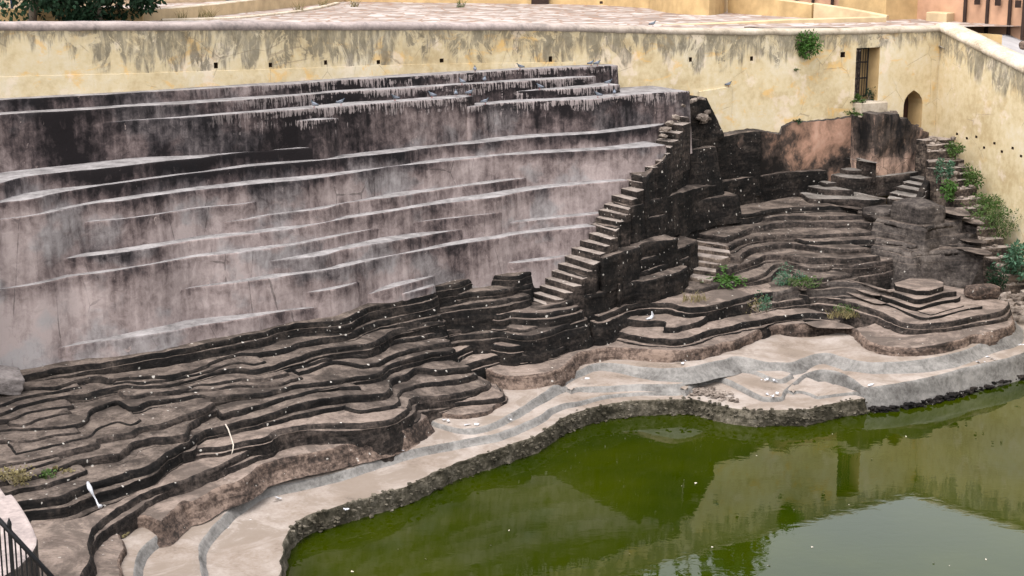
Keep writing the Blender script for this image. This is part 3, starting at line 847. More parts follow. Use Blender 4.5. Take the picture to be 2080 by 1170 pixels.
# ------------------------------------------------------------------ rock terraces
RT, BR, DR, BT, BRN, GR = M['rock_tread'], M['black_rock'], M['dark_rock'], M['brown_tread'], M['brown_rock'], M['grey_rock']
ST_, SR, QR = M['shore_tread'], M['shore_riser'], M['quay_rubble']
def R_(par, z, pts, mats=None, **k):
    a = dict(r=0.09, batter=0.2, drop=1.0, back=3.2, amp=0.055, freq=1.3, strata=0.03, und=0.07, step=0.055, rows=10, joints=.03, sub=None, subw=.13)
    a.update(k)
    if a['sub'] is None:
        a['sub'] = [random.uniform(.12, .19)] + ([random.uniform(.30, .40)] if random.random() < .45 else [])
    if mats and mats[1] is BRN: a['sub'] = ()
    return ledge(par, pts, z, mats or [RT, BR], **a)

# thinner layers between the main ones
LINES = {}
def between(par, fn, a, b, f, x0, x1, mats=None, wob=2.5):
    (pa, za), (pb, zb_) = a, b
    pts, zz, x = [], [], x0
    pa, pb = sorted(pa), sorted(pb)
    sd_ = random.random() * 50
    while x <= x1:
        ya, yb = lin(pa, x), lin(pb, x)
        y = ya + (yb - ya) * (f + .16 * noise.noise((x * .013, sd_, 0))) + wob * noise.noise((x * .03, sd_, 3))
        pts.append((x, y)); zz.append((x, lin(za, x) + (lin(zb_, x) - lin(za, x)) * (f + .03))); x += 26
    return fn(zz, pts, mats, back=1.2, drop=.5)
terB = empty('rock_terrace', P(500, 800, 2), 'dark layered rock terrace under the plastered wall, left of the recess', 'terrace')
def B(z, pts, mats=None, **k): return R_(terB, z, pts, mats, **k)
B([(0, 2.68), (300, 2.92), (600, 2.96), (800, 3.04), (884, 3.07)], [(-140, 800), (-60, 785), (40, 766), (110, 752), (190, 738), (300, 718), (400, 702), (500, 682), (600, 658), (700, 647), (750, 624), (800, 613), (860, 601), (884, 588)], [RT, BR], r=.07, amp=.05)
B([(0, 2.55), (600, 2.61), (900, 2.70)], [(-140, 822), (-60, 808), (40, 792), (110, 785), (160, 772), (195, 764), (230, 768), (290, 763), (360, 756), (400, 745), (470, 722), (560, 712), (600, 699), (640, 690), (690, 680), (725, 673), (745, 662), (770, 651), (800, 645), (850, 634), (888, 624)])
B([(0, 2.4), (600, 2.47), (900, 2.40)], [(-140, 880), (-60, 858), (40, 828), (100, 812), (135, 801), (177, 801), (192, 797), (240, 786), (308, 783), (383, 768), (420, 757), (480, 748), (520, 749), (583, 731), (640, 714), (690, 705), (745, 698), (765, 692), (777, 684), (800, 671), (848, 659), (900, 649)])
B([(570, 2.3), (905, 2.12)], [(570, 751), (600, 745), (650, 733), (700, 723), (746, 721), (775, 706), (800, 693), (848, 683), (907, 670)])
B([(600, 2.22), (920, 1.96)], [(605, 756), (650, 742), (679, 735), (705, 738), (731, 742), (765, 737), (800, 720), (848, 708), (918, 689)])
B([(0, 2.2), (300, 2.28), (600, 2.12), (920, 1.82)], [(-140, 905), (-60, 890), (0, 876), (80, 870), (135, 863), (170, 854), (183, 845), (186, 833), (205, 826), (237, 816), (262, 828), (282, 826), (300, 817), (340, 810), (400, 800), (430, 806), (480, 801), (540, 795), (592, 786), (669, 776), (727, 765), (765, 760), (783, 748), (793, 739), (826, 731), (874, 721), (912, 713), (927, 705)])
B([(85, 2.05), (430, 2.15)], [(-160, 985), (-60, 960), (40, 940), (100, 926), (150, 911), (192, 899), (202, 886), (235, 882), (265, 878), (285, 867), (327, 858), (370, 845), (400, 834), (440, 816)], [RT, DR])
B([(100, 1.92), (540, 2.03)], [(-160, 1020), (-60, 995), (60, 968), (120, 950), (169, 934), (236, 924), (256, 912), (275, 898), (308, 888), (350, 884), (373, 881), (385, 868), (398, 852), (420, 838), (450, 829), (500, 818), (544, 810)], [RT, DR])
B([(0, 1.72), (300, 1.77), (600, 1.93), (950, 1.52)], [(-160, 1065), (-40, 1040), (58, 1017), (111, 1011), (135, 1003), (183, 979), (211, 972), (250, 960), (300, 945), (319, 933), (338, 918), (373, 900), (398, 885), (419, 872), (460, 861), (515, 849), (554, 836), (612, 820), (650, 813), (708, 806), (758, 802), (783, 798), (793, 790), (795, 777), (803, 765), (826, 758), (851, 750), (885, 752), (928, 749), (956, 745)], [RT, BR])
B([(700, 1.62), (970, 1.33)], [(700, 829), (727, 835), (768, 833), (806, 823), (817, 812), (812, 802), (820, 792), (839, 784), (864, 778), (900, 774), (940, 768), (970, 759)], [RT, BR], back=2.4)
B([(800, 1.42), (1000, 1.12)], [(806, 832), (826, 829), (834, 822), (834, 813), (846, 808), (883, 802), (912, 800), (960, 790), (989, 783), (998, 773)], [RT, DR], back=2.4)
B([(392, 1.6), (600, 1.63), (830, 1.38)], [(385, 911), (410, 909), (454, 904), (483, 897), (540, 889), (565, 873), (611, 862), (650, 860), (708, 862), (737, 861), (778, 856), (803, 850), (822, 839), (833, 829)], [BT, DR])
B([(170, 1.34), (540, 1.42)], [(120, 1700), (165, 1200), (173, 1160), (185, 1132), (185, 1092), (193, 1066), (211, 1051), (240, 1030), (288, 1005), (356, 978), (392, 964), (438, 950), (469, 933), (502, 917), (542, 903)], [BT, DR], turn=(0, 1), back=3.0)
B([(300, 1.08), (600, 1.16), (860, 1.0)], [(262, 1052), (288, 1046), (310, 1054), (329, 1060), (350, 1040), (375, 1016), (387, 1018), (406, 1010), (435, 993), (492, 973), (531, 948), (588, 929), (627, 920), (688, 908), (727, 901), (778, 888), (820, 875), (851, 860), (866, 843)], [BT, BRN], drop=.45, batter=.25, cove=.12)
B(1.0, [(225, 1700), (240, 1200), (247, 1160), (247, 1135), (254, 1110), (252, 1093), (240, 1078)], [BT, BRN], turn=(0, 1), drop=.4, cove=.1, back=1.6)
B([(840, 1.02), (1030, .98)], [(838, 831), (850, 828), (883, 824), (920, 818), (978, 812), (1015, 809), (1027, 800), (1022, 790), (1008, 778)], [BT, DR], back=2.0, turn=(1, 0))
B([(880, .86), (1030, .86)], [(880, 834), (912, 839), (960, 841), (989, 836), (1008, 824), (1026, 814)], [BT, BRN], drop=.4, back=1.6, cove=.1)

BL = dict(B1=([(-60, 808), (40, 792), (110, 785), (160, 772), (195, 764), (230, 768), (290, 763), (360, 756), (400, 745), (470, 722), (560, 712), (600, 699), (640, 690), (690, 680), (725, 673), (745, 662), (770, 651), (800, 645), (850, 634), (888, 624)], [(0, 2.55), (600, 2.61), (900, 2.70)]), B2=([(-60, 858), (40, 828), (100, 812), (135, 801), (177, 801), (192, 797), (240, 786), (308, 783), (383, 768), (420, 757), (480, 748), (520, 749), (583, 731), (640, 714), (690, 705), (745, 698), (765, 692), (777, 684), (800, 671), (848, 659), (900, 649)], [(0, 2.4), (600, 2.47), (900, 2.40)]),
          B4=([(-60, 890), (0, 876), (80, 870), (135, 863), (170, 854), (186, 838), (205, 826), (237, 816), (262, 828), (282, 826), (300, 817), (340, 810), (400, 800), (430, 806), (480, 801), (540, 795), (592, 786), (669, 776), (727, 765), (765, 760), (793, 739), (826, 731), (874, 721), (912, 713)], [(0, 2.2), (300, 2.28), (600, 2.12), (920, 1.82)]), B4b=([(-60, 960), (40, 940), (100, 926), (150, 911), (192, 899), (202, 886), (235, 882), (265, 878), (285, 867), (327, 858), (370, 845), (400, 834), (440, 816)], [(85, 2.05), (430, 2.15)]),
          B4c=([(-60, 995), (60, 968), (120, 950), (169, 934), (236, 924), (256, 912), (275, 898), (308, 888), (350, 884), (373, 881), (398, 852), (420, 838), (450, 829), (500, 818), (544, 810)], [(100, 1.92), (540, 2.03)]), B5=([(-40, 1040), (58, 1017), (111, 1011), (135, 1003), (183, 979), (211, 972), (250, 960), (300, 945), (319, 933), (338, 918), (373, 900), (398, 885), (419, 872), (460, 861), (515, 849), (554, 836), (612, 820), (650, 813), (708, 806), (758, 802)], [(0, 1.72), (300, 1.77), (600, 1.93), (950, 1.52)]))
for (a, b, f, x0, x1) in [('B1', 'B2', .5, -40, 180), ('B1', 'B2', .55, 230, 560), ('B2', 'B4', .38, -30, 170), ('B2', 'B4', .66, 20, 150), ('B2', 'B4', .45, 250, 590), ('B2', 'B4', .72, 330, 640), ('B4', 'B4b', .35, -40, 180), ('B4', 'B4b', .68, 30, 290), ('B4c', 'B5', .45, -30, 200), ('B4', 'B5', .5, 450, 740), ('B4b', 'B4c', .5, -30, 150)]:
    between(terB, B, BL[a], BL[b], f, x0, x1, [RT, BR if random.random() < .6 else DR])

terC = empty('rock_terrace', P(1040, 660, 2), 'dark wavy rock ledges in the recess at the foot of the long stairs', 'terrace')
def Cc(z, pts, mats=None, **k): return R_(terC, z, pts, mats, **k)
Cc(3.15, [(860, 586), (883, 581), (935, 576), (960, 566), (992, 560), (1048, 559), (1079, 551), (1140, 536)], [RT, BR], back=1.6, drop=1.4)
Cc(2.86, [(930, 600), (954, 596), (1012, 591), (1050, 580), (1075, 577)], [RT, BR], drop=.8)
Cc([(880, 2.58), (1090, 2.66)], [(870, 630), (896, 626), (963, 619), (1012, 612), (1042, 605), (1078, 596)], [RT, BR], drop=.8)
Cc([(900, 2.3), (1180, 2.38)], [(885, 640), (908, 638), (963, 635), (983, 635), (1012, 640), (1040, 634), (1088, 636), (1137, 630), (1178, 619)], [BT, BR], drop=.8)
Cc(2.02, [(895, 675), (923, 668), (973, 663), (1017, 660), (1038, 666), (1065, 669), (1121, 653)], [BT, DR], drop=.7)
Cc([(920, 1.86), (1190, 2.0)], [(900, 686), (929, 681), (985, 678), (1021, 674), (1056, 681), (1088, 680), (1140, 664), (1190, 645)], [RT, BR], drop=.8)
Cc([(930, 1.62), (1140, 1.7)], [(905, 724), (933, 711), (963, 699), (983, 695), (1008, 701), (1040, 705), (1088, 696), (1140, 680), (1162, 672)], [BT, BR], drop=.8)
Cc([(940, 1.38), (1130, 1.42)], [(925, 748), (952, 737), (992, 727), (1023, 722), (1060, 724), (1127, 713), (1150, 704)], [BT, BR], drop=.7)

terD = empty('rock_terrace', P(1600, 540, 2), 'dark undulating rock terraces on the right below the pink plaster', 'terrace')
def Dd(z, pts, mats=None, **k): return R_(terD, z, pts, mats, **k)
# swelling foot of the wall beside the upper stairs
Dd([(1318, 5.42), (1330, 5.59), (1345, 5.76), (1356, 5.91), (1368, 6.04), (1389, 5.99), (1428, 5.88), (1480, 5.81), (1545, 5.87)], [(1312, 362), (1318, 356), (1330, 340), (1345, 327), (1356, 313), (1368, 297), (1389, 287), (1428, 280), (1480, 275), (1505, 270), (1545, 266)], [RT, BR], drop=2.2, back=.8, amp=.05, batter=.04, joints=0, r=.06, sub=())
Dd(5.62, [(1394, 304), (1400, 305), (1430, 300), (1456, 296)], [RT, BR], drop=1.6, back=.5, r=.05, sub=())
Dd([(1279, 4.68), (1368, 4.6), (1485, 4.33), (1670, 4.28)], [(1281, 423), (1320, 410), (1368, 396), (1407, 384), (1455, 375), (1485, 366), (1532, 359), (1589, 351), (1680, 344)], [RT, BR], r=.05, drop=1.3, back=1.0, amp=.03, joints=0, sub=(), batter=.04)
Dd(4.05, [(1380, 424), (1397, 414), (1435, 405), (1464, 400), (1490, 397), (1500, 392)], [RT, BR], back=1.2, drop=.9, sub=())
Dd([(1250, 4.2), (1352, 4.14)], [(1250, 466), (1271, 458), (1319, 446), (1354, 435)], [RT, BR], back=1.2, sub=(), batter=.04, r=.07)
Dd([(1226, 3.59), (1320, 3.57), (1385, 3.55)], [(1226, 523), (1290, 505), (1319, 493), (1361, 487), (1378, 482)], [RT, BR], back=1.6, sub=(), batter=.04, r=.07)
Dd([(1184, 3.13), (1320, 3.15), (1415, 3.2)], [(1184, 561), (1225, 551), (1273, 537), (1321, 524), (1358, 511), (1396, 500), (1415, 486)], [RT, BR], back=1.8, sub=(), batter=.04, r=.07)
Dd([(1258, 2.70), (1321, 2.84), (1400, 2.86)], [(1258, 580), (1277, 561), (1321, 549), (1360, 534), (1402, 521)], [RT, BR], back=1.6, sub=(), batter=.04, r=.07)
Dd([(1085, 2.36), (1140, 2.5), (1183, 2.61), (1254, 2.66), (1331, 2.68), (1400, 2.70)], [(1085, 627), (1110, 622), (1140, 614), (1183, 600), (1225, 591), (1254, 581), (1292, 572), (1331, 566), (1369, 553), (1398, 540)], [RT, BR], back=2.0, drop=1.3, sub=(), batter=.04, r=.07)
# broad terraces
Dd(3.4, [(1368, 454), (1374, 458), (1407, 452), (1474, 438), (1532, 431), (1608, 421), (1647, 419), (1725, 420), (1742, 424)], [RT, BR], back=2.6)
Dd(3.2, [(1556, 443), (1608, 438), (1666, 440), (1735, 439), (1800, 436)], [RT, DR], back=2.4)
Dd(3.05, [(1412, 470), (1416, 474), (1445, 478), (1475, 482), (1498, 473), (1532, 461), (1590, 453), (1667, 452), (1720, 454), (1782, 452)], [RT, DR], back=2.4)
Dd(2.86, [(1408, 490), (1440, 496), (1475, 501), (1498, 492), (1523, 482), (1571, 476), (1628, 476), (1700, 474), (1780, 470)], [RT, DR], back=2.4)
Dd(2.74, [(1640, 490), (1690, 487), (1745, 485), (1770, 484), (1810, 477), (1835, 469), (1852, 478), (1860, 492)], [RT, BR], back=2.4)
Dd(2.62, [(1478, 522), (1498, 523), (1513, 513), (1532, 503), (1571, 495), (1609, 494), (1648, 500), (1740, 503), (1770, 502)], [RT, DR], back=2.4)
Dd(2.42, [(1450, 541), (1480, 545), (1505, 536), (1532, 528), (1561, 517), (1590, 515), (1619, 523), (1648, 526), (1686, 525), (1740, 523), (1790, 520)], [RT, DR], back=2.4)
Dd([(1400, 2.1), (1560, 2.15), (1740, 2.22), (1860, 2.3)], [(1388, 584), (1410, 586), (1440, 583), (1494, 574), (1532, 564), (1557, 553), (1570, 542), (1585, 534), (1609, 538), (1638, 545), (1667, 546), (1705, 538), (1740, 538), (1800, 530), (1850, 517), (1868, 520)], [RT, DR], back=2.4)
Dd(2.05, [(1650, 566), (1686, 563), (1732, 553)], [RT, DR], back=1.0, drop=.6)
Dd([(1580, 1.86), (1770, 1.93)], [(1578, 594), (1600, 588), (1640, 579), (1680, 576), (1709, 574), (1747, 577), (1772, 581), (1815, 592)], [RT, GR], back=2.2)
Dd([(1250, 2.03), (1400, 2.0), (1500, 1.93), (1620, 1.8)], [(1215, 642), (1250, 631), (1273, 624), (1311, 615), (1356, 614), (1379, 621), (1407, 625), (1446, 622), (1494, 609), (1532, 598), (1571, 592), (1619, 587), (1640, 590)], [BT, BR], back=2.6)
Dd(1.7, [(1250, 654), (1269, 650), (1302, 653), (1346, 652), (1352, 658), (1352, 665), (1375, 666), (1423, 652), (1440, 642)], [BT, BR], back=1.5, drop=.6)
Dd([(1540, 1.6), (1650, 1.54), (1900, 1.55)], [(1530, 625), (1576, 615), (1640, 607), (1663, 604), (1705, 609), (1740, 620), (1776, 630), (1815, 645), (1853, 655), (1892, 657), (1949, 651), (1988, 641), (2026, 634), (2045, 624), (2052, 612)], [BT, DR], back=3.4)
Dd([(1240, 1.46), (1400, 1.56), (1650, 1.28)], [(1215, 674), (1241, 672), (1272, 677), (1311, 685), (1338, 689), (1368, 692), (1407, 682), (1474, 665), (1532, 653), (1590, 641), (1648, 636), (1694, 640)], [BT, BR], back=2.4, drop=.6)
Dd([(1020, 1.14), (1100, 1.17), (1400, 1.34), (1650, 1.08), (1900, 1.26), (2060, 1.26)], [(1005, 757), (1031, 761), (1066, 762), (1104, 758), (1135, 748), (1163, 732), (1176, 720), (1205, 712), (1253, 705), (1291, 707), (1330, 711), (1368, 714), (1407, 710), (1457, 701), (1495, 690), (1534, 675), (1553, 665), (1601, 658), (1665, 655), (1709, 658), (1734, 668), (1751, 683), (1763, 693), (1786, 701), (1834, 704), (1872, 703), (1920, 697), (1959, 687), (1974, 680), (2007, 674), (2045, 664), (2061, 649), (2055, 634)], [BT, BRN], back=2.8, drop=.6, batter=.15, turn=(1, 0))
# rock mass on the far right
Dd(3.32, [(1880, 463), (1900, 458), (1940, 450), (1968, 447), (1985, 452)], [RT, GR], back=2.5, drop=1.2, amp=.08, r=.16)
Dd(3.56, [(1895, 428), (1920, 424), (1945, 428), (1955, 436)], [RT, GR], back=2.0, drop=1.2, amp=.08, r=.16)
Dd(2.58, [(1850, 513), (1870, 511), (1930, 508), (1985, 508), (1998, 515)], [RT, GR], back=2.0, drop=1.2, amp=.12, r=.2, batter=.3)
Dd(2.76, [(1850, 498), (1900, 492), (1946, 487), (1980, 487), (1992, 492)], [RT, GR], back=2.5, drop=1.2, amp=.08, r=.14)

# ------------------------------------------------------------------ pale shore ledges
terE = empty('shore_ledges', P(1100, 800, .6), 'pale smooth stone shore ledges winding along the green water', 'terrace')
def Ee(z, pts, mats=None, **k):
    a = dict(r=0.13, batter=0.8, drop=.34, cove=.10, amp=0.04, freq=.8, strata=0, und=0.03, rows=6, joints=0.0, sub=()); a.update(k)
    return R_(terE, z, pts, mats or [ST_, SR], **a)
Ee(.82, [(262, 1700), (278, 1205), (280, 1150), (286, 1122), (302, 1103), (326, 1084), (352, 1062), (384, 1041), (404, 1031), (418, 1020)], batter=.6, turn=(0, 1), back=2.0)
Ee([(400, .62), (1100, .6), (1200, .53), (1400, .5)], [(420, 1700), (418, 1205), (412, 1130), (414, 1105), (425, 1085), (454, 1052), (483, 1026), (531, 996), (610, 979), (700, 957), (780, 932), (835, 915), (920, 898), (970, 888), (1008, 882), (1066, 860), (1105, 842), (1120, 831), (1147, 821), (1165, 818), (1234, 803), (1291, 798), (1387, 795), (1402, 790)], turn=(0, 1), back=3.4, batter=.75, cove=.08)
Ee([(880, .72), (1100, .79), (1400, 1.02), (1500, .95), (1650, .8), (1720, .88), (1900, .98), (2060, 1.0)], [(880, 858), (895, 862), (922, 869), (960, 870), (999, 861), (1047, 836), (1085, 813), (1120, 790), (1150, 770), (1180, 752), (1215, 739), (1253, 739), (1301, 745), (1368, 749), (1407, 745), (1445, 736), (1476, 731), (1495, 725), (1524, 728), (1553, 734), (1582, 736), (1611, 736), (1636, 728), (1659, 720), (1680, 718), (1707, 725), (1736, 733), (1776, 738), (1834, 734), (1882, 728), (1930, 720), (1968, 710), (1988, 701), (2016, 691), (2055, 681), (2067, 668), (2066, 650)], back=3.6, drop=.38, turn=(1, 0))
Ee(.68, [(1160, 792), (1176, 786), (1224, 785), (1291, 781), (1387, 779), (1412, 766), (1442, 754)], back=1.6, drop=.3)
Ee(.66, [(1508, 741), (1515, 745), (1543, 759), (1575, 770), (1590, 771), (1611, 757)], back=1.2, drop=.2)
Ee([(1400, .6), (1650, .52), (1760, .62), (2080, .7)], [(1392, 792), (1405, 783), (1438, 764), (1457, 765), (1495, 780), (1534, 801), (1553, 807), (1588, 807), (1601, 791), (1620, 774), (1645, 758), (1668, 752), (1697, 755), (1726, 768), (1755, 786), (1795, 784), (1853, 774), (1911, 761), (1968, 746), (2036, 731), (2080, 717), (2160, 695), (2500, 600)], drop=.8, batter=.28, cove=.0, r=.14, back=3.6)
Ee(.50, [(1612, 798), (1622, 794), (1640, 798), (1660, 806), (1684, 803), (1750, 794)], back=1.0, drop=.25)
Ee(.42, [(530, 1700), (560, 1230), (578, 1120), (588, 1078), (608, 1058), (656, 1037), (690, 1027), (757, 1008), (831, 985), (879, 960), (976, 924), (1054, 898), (1087, 887), (1138, 853), (1163, 841), (1195, 830), (1243, 820), (1296, 813), (1388, 810), (1416, 812), (1445, 820), (1480, 827), (1540, 835), (1590, 832), (1630, 833), (1659, 827), (1707, 816), (1757, 808)], [ST_, QR], drop=1.2, batter=.10, cove=0, r=.05, amp=.07, freq=2.2, strata=.05, back=3.6, turn=(0, 1), rows=10)

# ================================================================== stairs
def step_block(par, Lq, Rq, backL, backR, z, thick=0.9, mats=None, name='step', jag=0.0):
    """one stone step: front edge Lq-Rq, running back under the next one"""
    ext = ((backL + backR) - (Lq + Rq)) * 0.5
    ext.z = 0
    ext = ext.normalized() * 0.12 if ext.length > 1e-4 else BACK * .12
    ring = [Lq, Lq.lerp(Rq, .33), Lq.lerp(Rq, .67), Rq, backR + ext, backL + ext]
    if jag:
        fwd = -ext.normalized()
        ring = [q + fwd * random.uniform(-jag, jag) if i in (0, 1, 2, 3) else q for i, q in enumerate(ring)]
    n = len(ring)
    vs = [(q.x, q.y, z - thick) for q in ring] + [(q.x, q.y, z + random.uniform(-.5, .5) * jag * .4) for q in ring]
    fs = [tuple(range(n, 2*n))] + [(i, (i+1) % n, n + (i+1) % n, n + i) for i in range(n)]
    mb = MB(); mb.add(vs, fs[:1], 0); mb.f += fs[1:]; mb.m += [1] * n
    return mb.build(name, mats or [M['step_tread'], M['step_side']], par, bevel=0.03)

S1 = [((1368, 236), (1402, 238)), ((1356, 251), (1388, 254)), ((1346, 268), (1380, 271)), ((1340, 285), (1367, 288)), ((1336, 296), (1362, 300)),
      ((1328, 310), (1356, 313)), ((1318, 323), (1345, 326)), ((1302, 337), (1328, 340)), ((1285, 352), (1320, 355)), ((1276, 366), (1310, 372)), ((1261, 382), (1294, 390)), ((1246, 397), (1283, 406)),
      ((1232, 415), (1277, 426)), ((1222, 427), (1269, 437)), ((1216, 442), (1259, 451)), ((1206, 456), (1251, 470)), ((1192, 472), (1241, 486)), ((1180, 488), (1229, 500)), ((1167, 504), (1219, 517)),
      ((1150, 521), (1206, 538)), ((1138, 536), (1193, 551)), ((1126, 551), (1182, 567)), ((1113, 566), (1165, 582)), ((1101, 581), (1147, 595)), ((1088, 596), (1128, 609)), ((1080, 608), (1108, 619))]
st1 = empty('stone_staircase', P(1215, 445, 4.2), 'long flight of worn stone steps climbing diagonally up the plastered terrace', 'staircase')
pr = []
for (l, r) in S1:
    z = 6.1 - (l[1] - 295) * 0.0118
    Lp, Rp = P(*l, z), P(*r, z)
    pr.append((Lp + (Lp - Rp).normalized() * 0.15, Rp, z))
for i, (Lp, Rp, z) in enumerate(pr):
    if i: bL, bR = pr[i-1][0], pr[i-1][1]
    else: bL, bR = Lp + BACK * .5, Rp + BACK * .5
    step_block(st1, Lp, Rp, bL, bR, z, 1.5, [M['step_tread'], M['dark_rock']], jag=0.018)

# broken head of the stairs: a rubble stack against the wall
def mass(par, name, cols, back, mat, rows=10, amp=0.08, freq=1.6, cap=True, mats_top=None):
    """weathered masonry: cols = (x, y_top, D, y_bottom)"""
    vs, fs, mi, uv = [], [], [], []
    dense = []
    for (a, b) in zip(cols, cols[1:]):
        for k in range(6):
            dense.append([a[i] + (b[i] - a[i]) * k / 6 for i in range(4)])
    dense.append(list(cols[-1]))
    fr = []
    for (x, yt, D, yb) in dense:
        t, b = PD(x, yt, D), PD(x, yb, D)
        col_ = []
        for j in range(rows + 1):
            p = t.lerp(b, j / rows)
            d = amp * (noise.noise(p * freq) + .5 * noise.noise(p * freq * 3)) + (0 if j else -0.04)
            col_.append(p - BACK * d)
        fr.append(col_)
    bk = BACK * back
    # side returns
    fr = [[q + bk for q in fr[0]], [q + bk * .5 for q in fr[0]]] + fr + [[q + bk * .5 for q in fr[-1]], [q + bk for q in fr[-1]]]
    K = rows + 1
    for c in fr: vs += c
    for i in range(len(fr) - 1):
        for j in range(rows):
            fs.append((i*K + j, i*K + j + 1, (i+1)*K + j + 1, (i+1)*K + j)); mi.append(0)
    base = len(vs)
    tp = [c[0] for c in fr]
    vs += tp + [q + bk * (1 if 1 < i < len(fr) - 2 else 0) + Vector((0, 0, .03)) for i, q in enumerate(tp)]
    n = len(tp)
    for i in range(2, n - 3):
        fs.append((base + i, base + i + 1, base + n + i + 1, base + n + i)); mi.append(1)
    me = mesh(name, vs, fs, None, mi)
    return obj(name, me, par, [mat, mats_top or mat])

def pebble(seed, R=1.0, sub=1, squash=0.6):
    bm = bmesh.new()
    bmesh.ops.create_icosphere(bm, subdivisions=sub, radius=R)
    for v in bm.verts:
        v.co *= 1 + 0.35 * noise.noise(v.co * 1.1 / R + Vector((seed * 7.1, 0, 0)))
        v.co.z *= squash
        for ax in range(3):      # flatten a few sides
            lim = R * (0.62 + 0.2 * ((seed * (ax + 3) * 37) % 1.0)) * (squash if ax == 2 else 1)
            v.co[ax] = max(-lim, min(lim, v.co[ax]))
    me = bpy.data.meshes.new('stone'); bm.to_mesh(me); bm.free()
    return me
PEB = [pebble(i * 0.37 + .1) for i in range(6)]
for m_ in PEB: m_.materials.append(M['stone'])
def stone(par, p, size, name='stone', mat=None):
    me_ = random.choice(PEB)
    o = bpy.data.objects.new(name, me_); COL.objects.link(o)
    o.parent = par; o.matrix_parent_inverse = Matrix.Translation(-Vector(par.location))
    o.location = p; o.scale = [size * random.uniform(.75, 1.3) for _ in range(3)]
    o.rotation_euler = (random.uniform(-.3, .3), random.uniform(-.3, .3), random.uniform(0, 6.28))
    return o

head = mass(st1, 'rubble_core', [(1378, 226, 51.9, 300), (1392, 214, 52.4, 300), (1402, 199, 52.9, 300), (1420, 196, 53.3, 300), (1437, 199, 53.5, 300), (1448, 222, 53.6, 300), (1462, 246, 53.7, 300), (1470, 276, 53.7, 300)], 1.6, M['black_rock'], amp=.10)
for (x, y, s_) in [(1384, 214, .2), (1398, 206, .2), (1410, 203, .18), (1425, 200, .2), (1372, 238, .2), (1360, 250, .22), (1380, 246, .15), (1352, 262, .2), (1368, 262, .15), (1347, 276, .2), (1362, 275, .2), (1427, 238, .22), (1437, 228, .16), (1430, 247, .16), (1418, 240, .12), (1440, 240, .12), (1372, 284, .1), (1378, 280, .1)]:
    z = 6.1 - (y - 295) * 0.0118 + .05
    stone(st1, PD(x, y, lin([(1340, 49.9), (1400, 52.6), (1440, 53.45)], x)), s_)

# small flight cut in the terraces
st3 = empty('carved_steps', P(1435, 530, 2.5), 'short flight of narrow steps cut into the dark terraces beside the green fern', 'steps')
sq = [((1403, 488), (1482, 500), 2.9), ((1400, 503), (1484, 514), 2.77), ((1405, 518), (1465, 527), 2.65), ((1402, 530), (1455, 537), 2.52), ((1396, 545), (1455, 553), 2.38), ((1390, 560), (1443, 570), 2.24)]
pr = [(P(*l, z), P(*r, z), z) for l, r, z in sq]
for i, (a, b, z) in enumerate(pr):
    bL, bR = (pr[i-1][0], pr[i-1][1]) if i else (a + BACK * .4, b + BACK * .4)
    step_block(st3, a, b, bL, bR, z, 0.5, jag=.02)
# wide angular steps under the pink plaster
st5 = empty('carved_steps', P(1690, 380, 3.8), 'broad angular carved steps rising to the foot of the ruined block', 'steps')
def T(z, pts, **k):
    a = dict(r=0.05, batter=.05, drop=.7, back=2.0, amp=.025, und=.02, strata=0.01, step=.06); a.update(k)
    return ledge(st5, pts, z, [M['grey_tread'], M['dark_rock']], name='step', **a)
M['grey_tread'] = tread('grey_stone_tread', (0.085, 0.075, 0.066), (0.20, 0.178, 0.16), WH, 1.0)
T(4.57, [(1700, 317), (1715, 318), (1745, 322), (1780, 331)], back=.8)
T(4.19, [(1677, 337), (1700, 341), (1725, 346), (1763, 346), (1790, 344)], back=.9)
T(4.03, [(1671, 346), (1706, 359), (1738, 363), (1792, 358), (1856, 351), (1876, 346)], back=1.8)
T(3.9, [(1650, 360), (1677, 372), (1702, 371)], back=.9)
T(3.76, [(1633, 376), (1652, 381), (1675, 384), (1735, 386)], back=1.2)
T(3.55, [(1612, 386), (1628, 394), (1646, 403), (1690, 404), (1735, 404), (1775, 406), (1800, 402)], back=1.6)
st4 = empty('carved_steps', P(1850, 385, 3.8), 'steep little stair of six treads between the ruined block and the overgrown steps', 'steps')
sq = [((1852, 345), (1908, 354), 4.03), ((1846, 359), (1890, 368), 3.9), ((1833, 369), (1886, 379), 3.78), ((1820, 379), (1881, 390), 3.67), ((1806, 391), (1872, 404), 3.54), ((1802, 402), (1864, 416), 3.44)]
pr = [(P(*l, z), P(*r, z), z) for l, r, z in sq]
for i, (a, b, z) in enumerate(pr):
    bL, bR = (pr[i-1][0], pr[i-1][1]) if i else (a + BACK * .9, b + BACK * .9)
    step_block(st4, a, b, bL, bR, z, 0.8, [M['grey_tread'], M['dark_rock']], jag=.02)
mass(st4, 'side_block', [(1866, 410, 55.2, 428), (1872, 404, 55.4, 427), (1884, 378, 56.3, 425), (1895, 355, 57.2, 422), (1909, 351, 57.6, 418)], .25, M['black_rock'], amp=.04)

